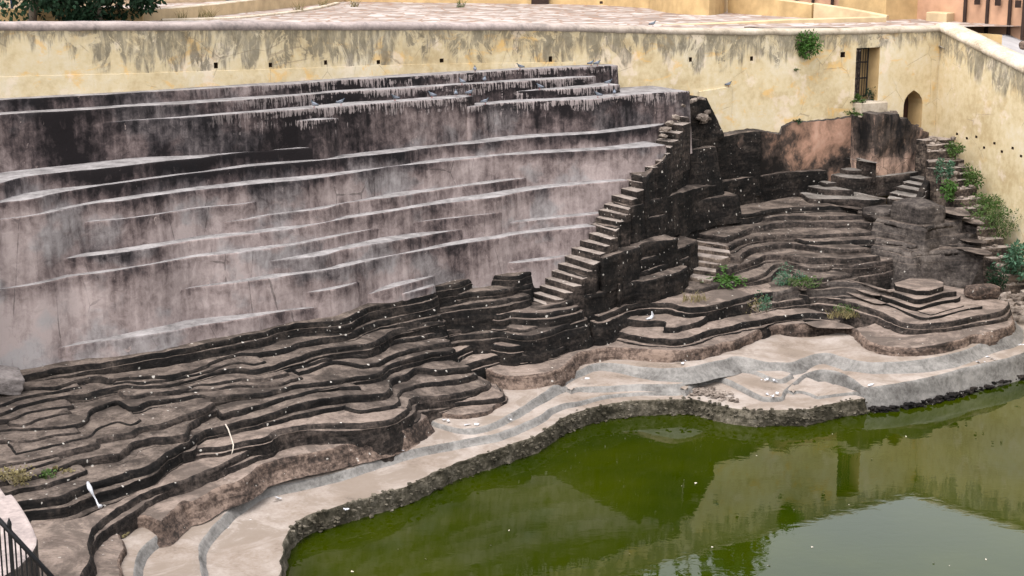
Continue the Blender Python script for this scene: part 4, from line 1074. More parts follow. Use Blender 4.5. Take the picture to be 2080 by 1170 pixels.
# overgrown steps along the right wall
st2 = empty('rubble_staircase', P(1985, 440, 3), 'overgrown rubble steps descending along the foot of the right yellow wall', 'staircase')
S2 = [(1880, 1931, 284), (1884, 1931, 294), (1884, 1933, 307), (1886, 1950, 327), (1902, 1962, 341), (1920, 1962, 354), (1926, 1962, 367), (1928, 1977, 383), (1936, 1984, 404), (1945, 1996, 424), (1955, 2006, 446), (1972, 2016, 466), (1984, 2032, 486), (2000, 2066, 503), (2016, 2070, 523), (2026, 2074, 541), (2040, 2090, 560), (2052, 2110, 578), (2066, 2130, 600), (2080, 2150, 622)]
pr = []
for (xl, xr, y) in S2:
    z = 5.2 - (y - 283) * .0138
    pr.append((P(xl, y + 2, z), P(xr + 10, y - 2, z), z))
for i, (a, b, z) in enumerate(pr):
    bL, bR = (pr[i-1][0], pr[i-1][1]) if i else (a + BACK * 1.0, b + BACK * 1.0)
    step_block(st2, a, b, bL, bR, z, 1.3, jag=.07)
    for k in range(3):
        q = a.lerp(b, random.random())
        stone(st2, q + BACK * random.uniform(.05, .25) + Vector((0, 0, .02)), random.uniform(.09, .2))
for k in range(26):      # loose stones in the bank at the bottom
    x, y = random.uniform(2035, 2085), random.uniform(585, 650)
    stone(st2, P(x, y, 1.0 + (650 - y) * .006), random.uniform(.12, .26))

# ruined masonry block below the gate
ru = empty('ruined_block', PD(1810, 345, 58), 'broken dark masonry block with exposed pink bricks below the iron gate', 'ruin')
mass(ru, 'left_face', [(1737, 236, 57.95, 345), (1750, 229, 58.0, 345), (1768, 228, 58.0, 345), (1782, 233, 58.05, 345)], 1.2, M['ruin'], amp=.06, mats_top=M['grey_rock'])
mass(ru, 'block', [(1779, 233, 57.35, 360), (1795, 230, 57.5, 360), (1811, 233, 57.7, 360), (1825, 231, 57.9, 358), (1829, 241, 57.95, 356), (1845, 240, 58.15, 354), (1853, 252, 58.3, 353), (1864, 255, 58.45, 352), (1872, 264, 58.6, 350), (1886, 269, 58.9, 345), (1888, 290, 58.95, 340)], 1.3, M['ruin'], rows=14, amp=.09, freq=1.9, mats_top=M['grey_rock'])
for (x, y) in [(1760, 222), (1772, 225), (1788, 229), (1800, 228), (1815, 229), (1748, 224), (1862, 254), (1870, 262)]:
    stone(ru, PD(x, y + 1, lin([(1740, 58.2), (1888, 59.1)], x)), random.uniform(.12, .2))

# boulders
def boulder(name, p, size, rot, label, mat, par=None, seed=0, sub=4, pw=0.75):
    bm = bmesh.new()
    bmesh.ops.create_cube(bm, size=2)
    bmesh.ops.subdivide_edges(bm, edges=bm.edges[:], cuts=14, use_grid_fill=True)
    for v in bm.verts:
        d = v.co.normalized()
        v.co = v.co.lerp(d * 1.22, pw)
        v.co += d * (0.10 * noise.noise(v.co * 1.4 + Vector((seed, 0, 0))) + .045 * noise.noise(v.co * 4 + Vector((0, seed, 0))))
        v.co = Vector((v.co.x * size[0], v.co.y * size[1], v.co.z * size[2]))
    me_ = bpy.data.meshes.new(name); bm.to_mesh(me_); bm.free()
    me_.polygons.foreach_set('use_smooth', [True] * len(me_.polygons))
    o = obj(name, me_, par, mat)
    o.location = p; o.rotation_euler = rot
    if label: tag(o, label, 'boulder')
    return o
boulder('boulder', P(1868, 458, 3.2) + Vector((0, .3, 0)), (.55, .8, .75), (0, 0, .45), 'large rounded grey boulder beside the steep little stair', M['grey_rock'], seed=3, pw=.45)
boulder('boulder', P(1812, 440, 3.3) + Vector((0, .6, 0)), (.7, .6, .2), (0, 0, .5), 'low crumbling rock outcrop left of the rounded boulder', M['grey_rock'], seed=8, pw=.4)
boulder('boulder', P(6, 776, 2.8) + Vector((-.1, .2, 0)), (.42, .4, .2), (.15, .25, .5), 'pale angular stone at the left edge under the plastered wall', M['pale_rock'], seed=11, pw=.18)
boulder('boulder', P(1995, 592, 1.75), (.5, .3, .18), (0, 0, .3), 'low flat stone to the right of the octagonal platform', M['brown_rock'], seed=12, pw=.4)

# octagonal stepped platform
oc = empty('octagonal_platform', P(1868, 600, 1.6), 'stepped stone platform with an octagonal top slab', 'platform')
def O(z, pts, nm='step', **k):
    a = dict(r=.03, batter=.03, drop=.35, back=1.6, amp=.015, und=.015, step=.06, rows=4); a.update(k)
    return ledge(oc, pts, z, [M['brown_tread'], M['black_rock']], name=nm, **a)
O(1.63, [(1765, 603), (1800, 617), (1840, 633), (1872, 644), (1880, 645), (1911, 641), (1968, 627), (1996, 621)], back=1.9)
O(1.76, [(1768, 592), (1805, 606), (1843, 620), (1862, 624), (1868, 624), (1901, 614), (1945, 606), (1950, 599)], back=1.7)
O(1.66, [(1890, 639), (1925, 630), (1959, 620)], back=.5, drop=.1)
O(1.92, [(1762, 579), (1790, 586), (1815, 593), (1860, 608), (1868, 608), (1901, 600), (1920, 594), (1943, 591)], back=1.4)
ring = [P(x, y, 2.08) for x, y in [(1816, 574), (1847, 565), (1897, 566), (1917, 573), (1917, 581), (1888, 590), (1862, 590), (1819, 580)]]
mb = MB(); mb.prism([q for q in ring][::-1], 1.85, 2.08); 
mb.m = [1, 0] + [1] * 8
mb.build('octagonal_slab', [M['brown_tread'], M['black_rock']], oc, bevel=.03)


# ================================================================== beyond the wall
ZP = 8.72
def poly_sheet(name, pts, z, mat, kind='structure', label=None, cat=None):
    me_ = mesh(name, [(q.x, q.y, z if z is not None else q.z) for q in pts], [tuple(range(len(pts)))], smooth=False)
    return tag(obj(name, me_, None, mat), label, cat, kind=kind)
# paved court behind the wall (leaves the gate pit open)
bk = [wplan(SLEN * i / 24)[0] - wplan(SLEN * i / 24)[1] * 0.5 for i in range(25)]
pit = wplan(SG0 - .8)[0] - wplan(SG0)[1] * .5
bk = [q for q in bk if q.x < pit.x] + [pit, pit - wplan(SG0)[1] * 7.0, wplan(SG1 + 1.2)[0] - wplan(SG1)[1] * 7.5]
poly_sheet('paved_court', bk + [Vector((32, 68, 0)), Vector((60, 95, 0)), Vector((-60, 95, 0)), Vector((-40, 44, 0))], ZP, M['paving'])
poly_sheet('ground', [Vector((-900, 94.9, 0)), Vector((900, 94.9, 0)), Vector((900, 1500, 0)), Vector((-900, 1500, 0))], ZP - .05, M['earth'])
# sunken passage behind the gate
pas = empty('gate_passage', wplan(SG0)[0] + Vector((0, 0, GZ0)), 'sunken stair passage seen through the bars of the iron gate', 'passage')
g0, g1 = wplan(SG0 - .25)[0] - wplan(SG0)[1] * 1.0, wplan(SG1 + .25)[0] - wplan(SG1)[1] * 1.0
inn = -wplan(SG0)[1]
for k in range(4):
    a, b = g0 + inn * (.35 * k), g1 + inn * (.35 * k)
    MB().prism([a, b, b + inn * (.5 if k < 3 else 6.2), a + inn * (.5 if k < 3 else 6.2)], GZ0 - .5, GZ0 + .02 + .14 * k).build('step', M['step_tread'], pas)
for (a, sgn) in ((g0, -1), (g1, 1)):
    d_ = (g1 - g0).normalized() * .3 * sgn
    MB().prism([a, a + d_, a + d_ + inn * 7.0, a + inn * 7.0][::sgn], GZ0 - .4, ZP + .05).build('side_wall', M['step_side'], pas)

def strip_wall(name, pts, h, th, mat, label, cat='wall', capmat=None, tops=None, par=None):
    """free-standing low wall along plan points; tops = heights of its upper edge"""
    pts = [Vector((q.x, q.y, q.z)) for q in pts]
    dn = catmull(pts, .5) if len(pts) > 2 else [pts[0].lerp(pts[1], i / 12) for i in range(13)]
    vs, fs, mi = [], [], []
    n = len(dn)
    for i, q in enumerate(dn):
        t = dn[min(i+1, n-1)] - dn[max(i-1, 0)]; t.z = 0; t.normalize()
        nn = Vector((t.y, -t.x, 0))
        hh = h if not tops else lin(tops, i / (n - 1))
        z0 = q.z - .3
        zt = q.z + hh + .01 * noise.noise((q.x, q.y, 0))
        vs += [q + nn * 0 + Vector((0, 0, -.3)), Vector((q.x, q.y, zt - .04)) + nn * 0, Vector((q.x, q.y, zt)) - nn * .05, Vector((q.x, q.y, zt)) - nn * (th - .05), Vector((q.x, q.y, zt - .04)) - nn * th, q - nn * th + Vector((0, 0, -.3))]
        vs[-6].z = z0; vs[-1].z = z0
    for i in range(n - 1):
        for k in range(5):
            fs.append((i*6 + k, i*6 + k + 1, (i+1)*6 + k + 1, (i+1)*6 + k)); mi.append(1 if k in (1, 2, 3) else 0)
    fs += [tuple(range(6))[::-1], tuple((n-1)*6 + k for k in range(6))]; mi += [0, 0]
    o = obj(name, mesh(name, vs, fs, None, mi, smooth=False), par, [mat, capmat or mat])
    return tag(o, label, cat) if label else o

YP, YW = M['yellow_plain'], M['yellow_pale']
far = strip_wall('court_wall', [P(660, 2, ZP), P(760, 4, ZP), P(1000, 7, ZP), P(1200, 10, ZP), P(1345, 19, ZP)], 2.2, .4, YP, 'long yellow wall at the far side of the paved court, with a small dark doorway', 'wall')
mb = MB(); q = P(1097, 8.5, ZP)
mb.box((q.x, q.y - .02, ZP + .5), (.92, .12, 1.0)); mb.build('doorway', M['soot'], far)
mb = MB(); q = P(1221, 11.5, ZP); mb.box((q.x, q.y - .05, ZP + .16), (.16, .1, .13)); mb.build('drain_hole', M['soot'], far)
strip_wall('round_bastion', [P(1318, 17, ZP), P(1345, 24, ZP), P(1390, 29, ZP), P(1440, 31, ZP), P(1468, 27, ZP), P(1480, 15, ZP)], 1.6, .5, YP, 'rounded yellow bastion at the right of the paved court', 'wall')
strip_wall('yellow_parapet', [P(1478, 26, ZP), P(1560, 32, ZP), P(1648, 37, ZP)], .62, .4, YP, 'yellow ramp wall running right from the rounded bastion', 'wall', YW, [(0, 1.0), (1, .62)])
strip_wall('yellow_parapet', [P(1652, 38, ZP), P(1700, 39, ZP), P(1800, 42, ZP)], .6, .4, YW, 'pale yellow wall with sloping top between the ramp wall and the big pier', 'wall', YW, [(0, .68), (.5, .48), (1, .22)])
strip_wall('low_parapet', [P(1150, 53, ZP - .1), P(1380, 55, ZP - .1), P(1600, 52, ZP - .1), P(1800, 50, ZP - .1)], .16, .35, YW, 'low yellow kerb wall directly behind the pink coping', 'wall', YW, [(0, .02), (.35, .12), (.7, .26), (1, .34)])
pier = empty('yellow_pier', P(1855, 46, ZP), 'big square yellow pier above the corner of the walls', 'pier')
a, b = P(1797, 50, ZP - .2), P(1919, 46, ZP - .2)
mb = MB(); nn = BACK
mb.prism([a, b, b + nn * 3, a + nn * 3], ZP - 1.2, ZP + 1.9); mb.build('pier_body', YP, pier, bevel=.04)
a, b = P(1921, 63, 8.35), P(1950, 60, 8.35)
MB().prism([a, b, b + nn * 1.2, a + nn * 1.2], 7.3, 9.1).build('side_pier', YW, pier, bevel=.04)
# road and fort wall on the right
rd = [PD(1905, 92, 60.3), PD(2090, 190, 56.2), PD(2300, 290, 52), PD(1935, 56, 73), PD(2090, 64, 70), PD(2300, 80, 66)]
tag(obj('road', mesh('road', rd, [(0, 1, 4, 3), (1, 2, 5, 4)], smooth=False), None, M['road']), kind='structure')
fw = empty('fort_wall', PD(1950, 57, 70), 'orange fort wall with dark drain stripes in the top right corner', 'wall')
pts = [PD(1600, 26, 78), PD(1790, 40, 74), PD(1950, 57, 70), PD(2080, 66, 67), PD(2400, 90, 62)]
strip_wall('wall_body', pts, 3.2, .8, M['fort'], None, None, par=fw)
for (x, y, D) in [(1617, 6, 77.5), (1651, 10, 76.8), (1690, 16, 76), (1737, 20, 75), (1785, 26, 74), (1958, 56, 69.75), (2003, 60, 68.7), (2048, 64, 67.6), (2077, 66, 66.9)]:
    q = PD(x, y, D - .1)
    MB().tube([q - Vector((0, 0, .3)), q + Vector((0, 0, 3.0))], .075, 6).build('drain_stripe', M['soot'], fw)
for (x, y, D) in [(1985, 2, 69.0), (2027, 4, 68.0), (2068, 8, 67.0)]:
    q = PD(x, y, D - .02)
    MB().box(q, (.22, .12, .3)).build('niche', M['soot'], fw)
a = PD(1962, 88, 62.5); b = PD(2034, 101, 61.0)
MB().prism([a, b, b + BACK * .5, a + BACK * .5], a.z - 1.0, a.z + .42).build('parapet_block', [YP], None, bevel=.03)
tag(bpy.data.objects['parapet_block'], 'short yellow parapet block on the grey road by the right wall', 'wall')
boulder('road_stone', PD(2080, 92, 61.5), (.16, .16, .14), (0, 0, 0), 'brown stone on the road at the right edge', M['brown_rock'], seed=21, pw=.8)
# ramp wall and bank on the left
strip_wall('curved_wall', [P(255, 44, ZP), P(330, 41, ZP), P(430, 33, ZP), P(530, 22, ZP), P(640, 10, ZP), P(700, 3, ZP)], .62, .4, YW, 'curved cream wall climbing from the tree to the paved court', 'wall', M['coping_pale'], [(0, .5), (1, .66)])
strip_wall('curved_kerb', [P(330, 43, ZP), P(470, 39, ZP), P(560, 31, ZP), P(640, 20, ZP), P(690, 8, ZP)], .1, .25, M['coping_pale'], 'low pale kerb curving in front of the cream wall', 'kerb')
strip_wall('orange_wall', [P(-80, 46, ZP), P(120, 45, ZP), P(290, 44, ZP)], .55, .4, YP, 'short orange yellow wall behind the tree', 'wall')
hill = []
for j in range(14):
    for i in range(30):
        x, y = -46 + i * 1.05, 80 + j * 1.6
        hill.append((x, y, ZP - .4 + j * .55 + .5 * noise.noise((x * .3, y * .3, 2)) - max(0, (x + 24)) * .35))
tag(obj('dry_bank', mesh('dry_bank', hill, [(j*30+i, j*30+i+1, (j+1)*30+i+1, (j+1)*30+i) for j in range(13) for i in range(29)]), None, M['earth']), kind='structure')

# ================================================================== plants
def leaf_mesh(name, leaves):
    """leaves: (pos, dir, normal, length, width)"""
    vs, fs = [], []
    for (p, d, nrm, l, wd) in leaves:
        side = d.cross(nrm)
        if side.length < 1e-4: side = d.orthogonal()
        side = side.normalized() * wd / 2
        b = len(vs)
        up = nrm.normalized() * wd * .18
        vs += [p, p + d * l * .45 + side + up, p + d * l, p + d * l * .45 - side + up]
        fs += [(b, b+1, b+2), (b, b+2, b+3)]
    return mesh(name, vs, fs, smooth=False)
def rv(s=1.0): return Vector((random.uniform(-s, s), random.uniform(-s, s), random.uniform(-s, s)))
def rand_dir():
    v = rv()
    while v.length > 1 or v.length < .05: v = rv()
    return v.normalized()

def fern(name, p, label, mat, n=12, L=.8, rise=.5, leafl=.13, lean=(0, -1, 0), cat='plant', group=None, spread=1.0):
    t = empty(name, p, label, cat, group)
    st, lv = MB(), []
    for k in range(n):
        a = random.uniform(0, 6.28)
        d = (Vector((math.cos(a) * spread, math.sin(a) * spread, random.uniform(rise * .5, rise * 1.6))) + Vector(lean) * .5).normalized()
        l = L * random.uniform(.55, 1.1)
        pts = []
        for i in range(9):
            q = i / 8
            pts.append(p + d * l * q + Vector((0, 0, -.45 * l * q * q)) + rv(.012))
        st.tube(pts, [.012 * (1 - .8 * i / 8) for i in range(9)], 4)
        for i in range(1, 9):
            tan = (pts[i] - pts[i-1]).normalized()
            sd_ = tan.cross(Vector((0, 0, 1)))
            sd_ = sd_.normalized() if sd_.length > .01 else Vector((1, 0, 0))
            for sg in (-1, 1, 0):
                dd = (sd_ * sg + tan * .5 + rv(.35)).normalized()
                lv.append((pts[i] + rv(.02), dd, Vector((0, 0, 1)) + rv(.5), leafl * random.uniform(.7, 1.25), leafl * .55))
    obj('leaves', leaf_mesh('leaves', lv), t, mat)
    st.build('stem', M['leaf_mid'], t)
    return t
def bush(name, p, label, mat, size=(.5, .4, .4), n=500, leafl=.09, clumps=7, cat='plant', group=None):
    t = empty(name, p, label, cat, group)
    lv, st = [], MB()
    cs = []
    for k in range(clumps):
        c = p + Vector((random.uniform(-1, 1) * size[0] * .7, random.uniform(-1, 1) * size[1] * .7, size[2] * random.uniform(.2, 1.1)))
        cs.append((c, random.uniform(.3, .6)))
        st.tube([p + rv(.05), p.lerp(c, .5) + rv(.05), c], [.016, .011, .005], 4)
    for k in range(n):
        c, r = random.choice(cs)
        d = rand_dir()
        q = c + Vector((d.x * size[0], d.y * size[1], d.z * size[2])) * r * random.random() ** .4
        lv.append((q, (d + rv(.6) + Vector((0, 0, -.15))).normalized(), Vector((0, 0, 1)) + rv(.8), leafl * random.uniform(.6, 1.3), leafl * .55))
    obj('leaves', leaf_mesh('leaves', lv), t, mat)
    st.build('stem', M['bark'], t)
    return t
def grass(name, p, label, mat, rad=.4, n=150, h=.3, cat='grass', group=None, oval=1.0):
    vs, fs = [], []
    for k in range(n):
        a = random.uniform(0, 6.28); r = rad * random.random() ** .6
        q = p + ALONG * math.cos(a) * r * oval + BACK * math.sin(a) * r * .6
        d = Vector((random.uniform(-.6, .6), random.uniform(-.6, .6), 1)).normalized()
        l = h * random.uniform(.4, 1.15); wd = .012
        sd_ = Vector((random.uniform(-1, 1), random.uniform(-1, 1), 0)).normalized() * wd
        m = q + d * l * .55; e = q + d * l + Vector((d.x, d.y, 0)) * l * .6
        b = len(vs)
        vs += [q - sd_, q + sd_, m + sd_ * .7, m - sd_ * .7, e]
        fs += [(b, b+1, b+2, b+3), (b+3, b+2, b+4)]
    o = obj(name, mesh(name, vs, fs, smooth=False), None, mat)
    return tag(o, label, cat, group)

bush('wall_plant', wfn(s_of(1632), wz(1632, 118), .12), 'leafy green plant growing out of the yellow wall left of the gate', M['leaf_bright'], (.62, .35, .62), 1300, .11, 16)
fern('fern_plant', P(1470, 568, 2.15), 'bright green leafy plant spreading on the rock beside the narrow cut steps', M['leaf_bright'], 20, .8, .45, .13)
bush('green_shrub', P(1602, 578, 1.9), 'soft green feathery shrub on the terrace right of the bright fern', M['leaf_blue'], (.45, .35, .45), 700, .065)
bush('green_shrub', P(1632, 588, 1.8), 'low yellowish green growth hanging over the ledge next to the feathery shrub', M['leaf_mid'], (.6, .35, .28), 520, .07)
bush('green_shrub', P(1556, 633, 1.7), 'small upright green weed at the foot of the dark ledge below the feathery shrub', M['leaf_blue'], (.28, .2, .42), 260, .07)
bush('dry_shrub', P(1538, 632, 1.7), 'brown dead weed left of the small upright green weed', M['leaf_dry'], (.3, .2, .3), 160, .06)
grass('grass_tuft', P(1728, 640, 1.25), 'dry yellow green grass tuft on the ledge left of the octagonal platform', M['leaf_dry'], .65, 260, .26, oval=1.4)
bush('grass_weed', P(1715, 638, 1.25), 'green weeds mixed in at the left of the dry grass tuft', M['leaf_mid'], (.5, .25, .25), 320, .06)
grass('grass_tuft', P(1412, 610, 2.05), 'thin dry grass at the bottom of the narrow cut steps', M['leaf_dry'], .5, 90, .28)
fern('gate_weed', wfn(SG0 + .15, GZ0 + .05, .1), 'green weed at the left foot of the iron gate', M['leaf_mid'], 10, .45, .8, .10)
bush('gate_weed', wfn(SG1 - .2, GZ0 + .05, -.25), 'dark green weed at the right foot of the iron gate', M['leaf_dark'], (.18, .15, .3), 160, .08)
fern('wall_weed', PD(1734, 232, 57.7), 'small green weed on top of the ruin below the gate', M['leaf_mid'], 8, .4, .8, .09)
fern('wall_weed', dfn(s_of(1623), wz(1623, 247)), 'tiny green sprout on the upper edge of the pink plaster', M['leaf_dark'], 6, .25, .8, .07)
fern('wall_weed', wfn(s_of(1617), wz(1617, 143), .03), 'tiny green sprout on the yellow wall under the leafy wall plant', M['leaf_mid'], 5, .16, .8, .05)
bush('step_bush', PD(1946, 316, 57.2), 'small green bush at the top of the overgrown steps', M['leaf_mid'], (.36, .3, .34), 480, .10)
bush('step_bush', PD(1916, 372, 56.0), 'blue green bush on the inner edge of the overgrown steps', M['leaf_blue'], (.3, .3, .6), 480, .10)
bush('step_bush', PD(1923, 402, 55.2), 'bright leafy bush on the inner edge of the overgrown steps, below the blue green one', M['leaf_bright'], (.36, .32, .4), 420, .11)
bush('step_bush', PD(1972, 378, 56.4), 'dark green bush against the right wall halfway up the overgrown steps', M['leaf_mid'], (.4, .4, .6), 700, .10)
bush('step_bush', PD(1990, 424, 55.8), 'mossy green growth covering the middle of the overgrown steps', M['leaf_mid'], (.75, .55, .4), 1200, .08, 12)
bush('step_bush', PD(2024, 484, 54.6), 'large dense green bush against the right wall on the lower overgrown steps', M['leaf_mid'], (1.05, .8, .9), 2600, .08, 16)
bush('step_bush', PD(1962, 440, 55), 'low leafy weed in the middle of the overgrown steps', M['leaf_bright'], (.4, .3, .2), 240, .10)
grass('step_grass', PD(1985, 432, 56.6), 'dry grass among the stones of the overgrown steps', M['leaf_dry'], .7, 260, .3)
bush('step_bush', PD(2070, 556, 52.6), 'big leaved blue green bush at the right edge over the lowest steps', M['leaf_blue'], (.65, .6, .75), 800, .16, 11)
bush('step_bush', PD(2022, 585, 51.9), 'dark hanging plant in the corner right of the octagonal platform', M['leaf_dark'], (.32, .3, .5), 360, .12)
fern('wall_weed', rfn(2.8, 3.9, .05), 'thin green twig growing from the right wall above the large bush', M['leaf_mid'], 5, .5, 1.2, .08, (-.2, -.2, .4))
bush('grass_weed', P(25, 985, 1.9), 'yellow green grass at the left edge above the curved parapet', M['leaf_dry'], (.36, .3, .22), 420, .07, 9)
bush('grass_weed', P(102, 978, 1.75), 'small green weed at the dark corner near the left parapet', M['leaf_mid'], (.22, .18, .18), 160, .07)
bush('dry_shrub', P(130, 968, 1.75), 'curled dry brown leaves lying beside the small green weed', M['leaf_dry'], (.28, .15, .1), 90, .12)
for i, (x, y, lab) in enumerate([(370, 40, 'thin dry weed at the left end of the pale kerb'), (412, 38, 'spiky dry weed standing on the pale kerb'), (428, 37, 'bushy dry weed on the kerb, right of the spiky one'), (608, 24, 'dry tuft by the end of the cream curved wall'), (935, 15, 'green tuft on the far side of the paved court'), (720, 14, 'reddish dry patch of grass at the left end of the paved court'), (655, 14, 'dry grass where the cream wall meets the court')]):
    grass('court_weed', P(x, y, ZP), lab, M['leaf_dry'] if i != 4 else M['leaf_mid'], .22, 40, .55, group='weeds behind the wall')

# ------------------------------------------------------------------ trees
def tree(name, p, label, mat, h, crown, n, leafl, trunk=.25, clumps=22, drop=0.0, group=None, low=.35):
    t = empty(name, p, label, 'tree', group)
    tr = MB(); lv = []; cs = []
    top = p + Vector((random.uniform(-.4, .4), random.uniform(-.4, .4), h * .55))
    tr.tube([p - Vector((0, 0, .4)), p.lerp(top, .35) + rv(.15), p.lerp(top, .7) + rv(.2), top], [trunk, trunk * .8, trunk * .6, trunk * .4], 9)
    for k in range(clumps):
        d = rand_dir()
        c = p + Vector((d.x * crown, d.y * crown, h * (low + (1 - low) * (.5 + .5 * d.z)) - drop * random.random()))
        cs.append((c, crown * random.uniform(.22, .42)))
        b0 = p.lerp(top, random.uniform(.5, 1))
        tr.tube([b0, b0.lerp(c, .5) + rv(.3) + Vector((0, 0, .2)), c], [trunk * .32, trunk * .18, .02], 5)
    for k in range(n):
        c, r = random.choice(cs)
        d = rand_dir()
        q = c + d * r * random.random() ** .45
        lv.append((q, (d * .5 + rv(.8) + Vector((0, 0, -.45))).normalized(), rand_dir() + Vector((0, 0, .6)), leafl * random.uniform(.6, 1.3), leafl * .6))
    obj('crown', leaf_mesh('crown', lv), t, mat)
    tr.build('trunk', M['bark'], t, smooth=True)
    return t
tree('broadleaf_tree', P(60, 47, ZP), 'dark leafy tree behind the wall at the left edge', M['leaf_dark'], 5.0, 2.9, 7000, .26, .22, 34, low=.06)
tree('broadleaf_tree', P(200, 46, ZP), 'dense dark tree behind the wall, right of the leafy tree at the left edge', M['leaf_dark'], 5.0, 2.6, 7000, .26, .2, 34, low=.04)
MB().tube([P(27, 47, ZP - .3), P(24, 47, ZP - .3) + Vector((0, 0, 4.5))], .06, 8).build('blue_pole', M['blue_pole'], smooth=True)
tag(bpy.data.objects['blue_pole'], 'thin dark blue pole in front of the trees at the top left', 'pole')
for i, (x, D, h, cr) in enumerate([(760, 92, 17, 5.5), (1010, 95, 18, 6), (1230, 90, 17, 5.5), (1370, 92, 19, 5.0), (1478, 96, 17, 4.0)]):
    k = ray(x, 0)
    q = Vector((k[0] / k[1] * D, D, ZP))
    tree('broadleaf_tree', q, ['tall tree beyond the court, seen mirrored in the water, leftmost', 'tall tree beyond the court, seen mirrored in the water, second from left', 'tall tree beyond the court, seen mirrored in the water, middle one', 'tall tree beyond the court, seen mirrored in the water, second from right', 'tall tree beyond the court, mirrored in the water next to the bright sky'][i], M['leaf_mid'], h, cr, 2600, .8, .4, 26, low=.25, group='trees beyond the court')

# ================================================================== lower left corner: parapet and railing
pb = empty('curved_parapet', P(40, 1060, 2.6), 'pinkish stone parapet with a rounded end in the lower left corner', 'parapet')
ZQ = 3.2
ring = [P(x, y, ZQ) for x, y in [(-60, 960), (0, 988), (12, 1005), (24, 1002), (32, 1012), (46, 1032), (58, 1052), (68, 1072), (76, 1092), (75, 1106), (66, 1122), (40, 1150), (-60, 1210)]]
mb = MB(); mb.prism(ring[::-1], -.4, ZQ); mb.m[1] = 0
for i in range(len(mb.m)): mb.m[i] = 0 if i == 1 else 1
mb.build('coping_slab', [M['coping'], M['grey_rock']], pb, bevel=.05)
poly_sheet('path', [P(-200, 1000, .98), P(120, 1020, .98), P(190, 1060, .98), P(160, 1260, .98), P(60, 1700, .98), P(-500, 1700, .98)], .98, M['rock_tread'])
rl = empty('iron_railing', PD(50, 1180, 20), 'black iron railing with upright bars in the lower left corner', 'railing')
def rpt(x, dz=0.0):
    y = 1058 + (x - 0) * 1.08
    q = PD(x, y, 20.0); q.z += dz; return q
MB().tube([rpt(-40), rpt(40), rpt(160)], .034, 6).build('handrail', M['black_paint'], rl, smooth=True)
i = 0
for x in range(-14, 150, 11):
    MB().tube([rpt(x, -.02), rpt(x, -2.2)], .013, 4).build('bar', M['black_paint'], rl)
mb = MB(); mb.tube([rpt(20, .10), rpt(20, -2.4)], .03, 4); mb.tube([rpt(20, .09), rpt(20, .13), rpt(20, .19)], [.035, .028, .004], 6)
mb.build('post', M['black_paint'], rl)
pg = [PD(-60, 1100, 22.5), PD(150, 1230, 22.5), PD(160, 1400, 22.0), PD(-60, 1400, 22)]
poly_sheet('stair_landing', [PD(-200, 1160, 21.5), PD(40, 1175, 21.5), PD(110, 1250, 20.8), PD(110, 1400, 18.5), PD(-200, 1400, 18.5)], None, M['coping_pale'])

# ================================================================== pigeons
def pigeon_mesh():
    bm = bmesh.new()
    sk = [(-.17, 0, .105, .012, .035), (-.10, 0, .115, .03, .04), (-.03, 0, .125, .058, .056), (.04, 0, .135, .066, .066), (.085, 0, .16, .05, .055), (.105, 0, .195, .032, .036), (.115, 0, .225, .028, .03), (.13, 0, .235, .022, .023), (.148, 0, .230, .010, .009), (.168, 0, .222, .003, .003)]
    rings = []
    for (x, y, z, ry, rz) in sk:
        rings.append([bm.verts.new((x, y + ry * math.cos(a * math.pi / 5), z + rz * math.sin(a * math.pi / 5))) for a in range(10)])
    for a, b in zip(rings, rings[1:]):
        for i in range(10): bm.faces.new((a[i], b[i], b[(i+1) % 10], a[(i+1) % 10]))
    bm.faces.new(rings[0]); bm.faces.new(rings[-1][::-1])
    for f in bm.faces: f.smooth = True
    bmesh.ops.recalc_face_normals(bm, faces=bm.faces)
    me_ = bpy.data.meshes.new('body'); bm.to_mesh(me_); bm.free(); return me_
def pig_mat():
    n = N('pigeon_feathers')
    ob = n.tc.outputs['Object']; x = n.sep(ob)[0]
    c = n.ramp(n.math('ADD', n.map(x, -.2, .2, 0, 1, False), n.math('MULTIPLY', n.noise(ob, 30, 2), .1)), [(0.05, (.03, .03, .035)), (.2, (.10, .11, .13)), (.55, (.17, .185, .22)), (.75, (.06, .075, .085)), (.95, (.045, .055, .075))])
    n.col(c); n.b.inputs['Roughness'].default_value = .6
    return n.mat
M['pigeon'] = pig_mat(); M['pigeon_wing'] = plain('pigeon_wing', (.13, .14, .165), .6, .4, 25); M['pigeon_leg'] = plain('pigeon_leg', (.25, .06, .05), .6, .1, 20)
PGB = pigeon_mesh(); PGB.materials.append(M['pigeon'])
wm = []
for sg in (-1, 1):
    vs = [(.075, .05 * sg, .165), (.03, .068 * sg, .175), (-.06, .058 * sg, .15), (-.175, .018 * sg, .118), (-.09, .052 * sg, .112), (.0, .072 * sg, .115), (.06, .066 * sg, .125)]
    wm.append(mesh('wing', vs + [(x, y * .8, z) for x, y, z in vs], [tuple(range(7)), tuple(range(13, 6, -1))] + [(i, (i+1) % 7, 7 + (i+1) % 7, 7 + i) for i in range(7)]))
    wm[-1].materials.append(M['pigeon_wing'])
lgm = []
for sg in (-1, 1):
    mb = MB(); mb.tube([(.01, .025 * sg, .09), (.015, .025 * sg, .02), (.02, .025 * sg, .006)], .006, 4); mb.tube([(-.015, .025 * sg, .006), (.05, .025 * sg, .005)], .005, 4)
    lgm.append(mb.me('leg')); lgm[-1].materials.append(M['pigeon_leg'])
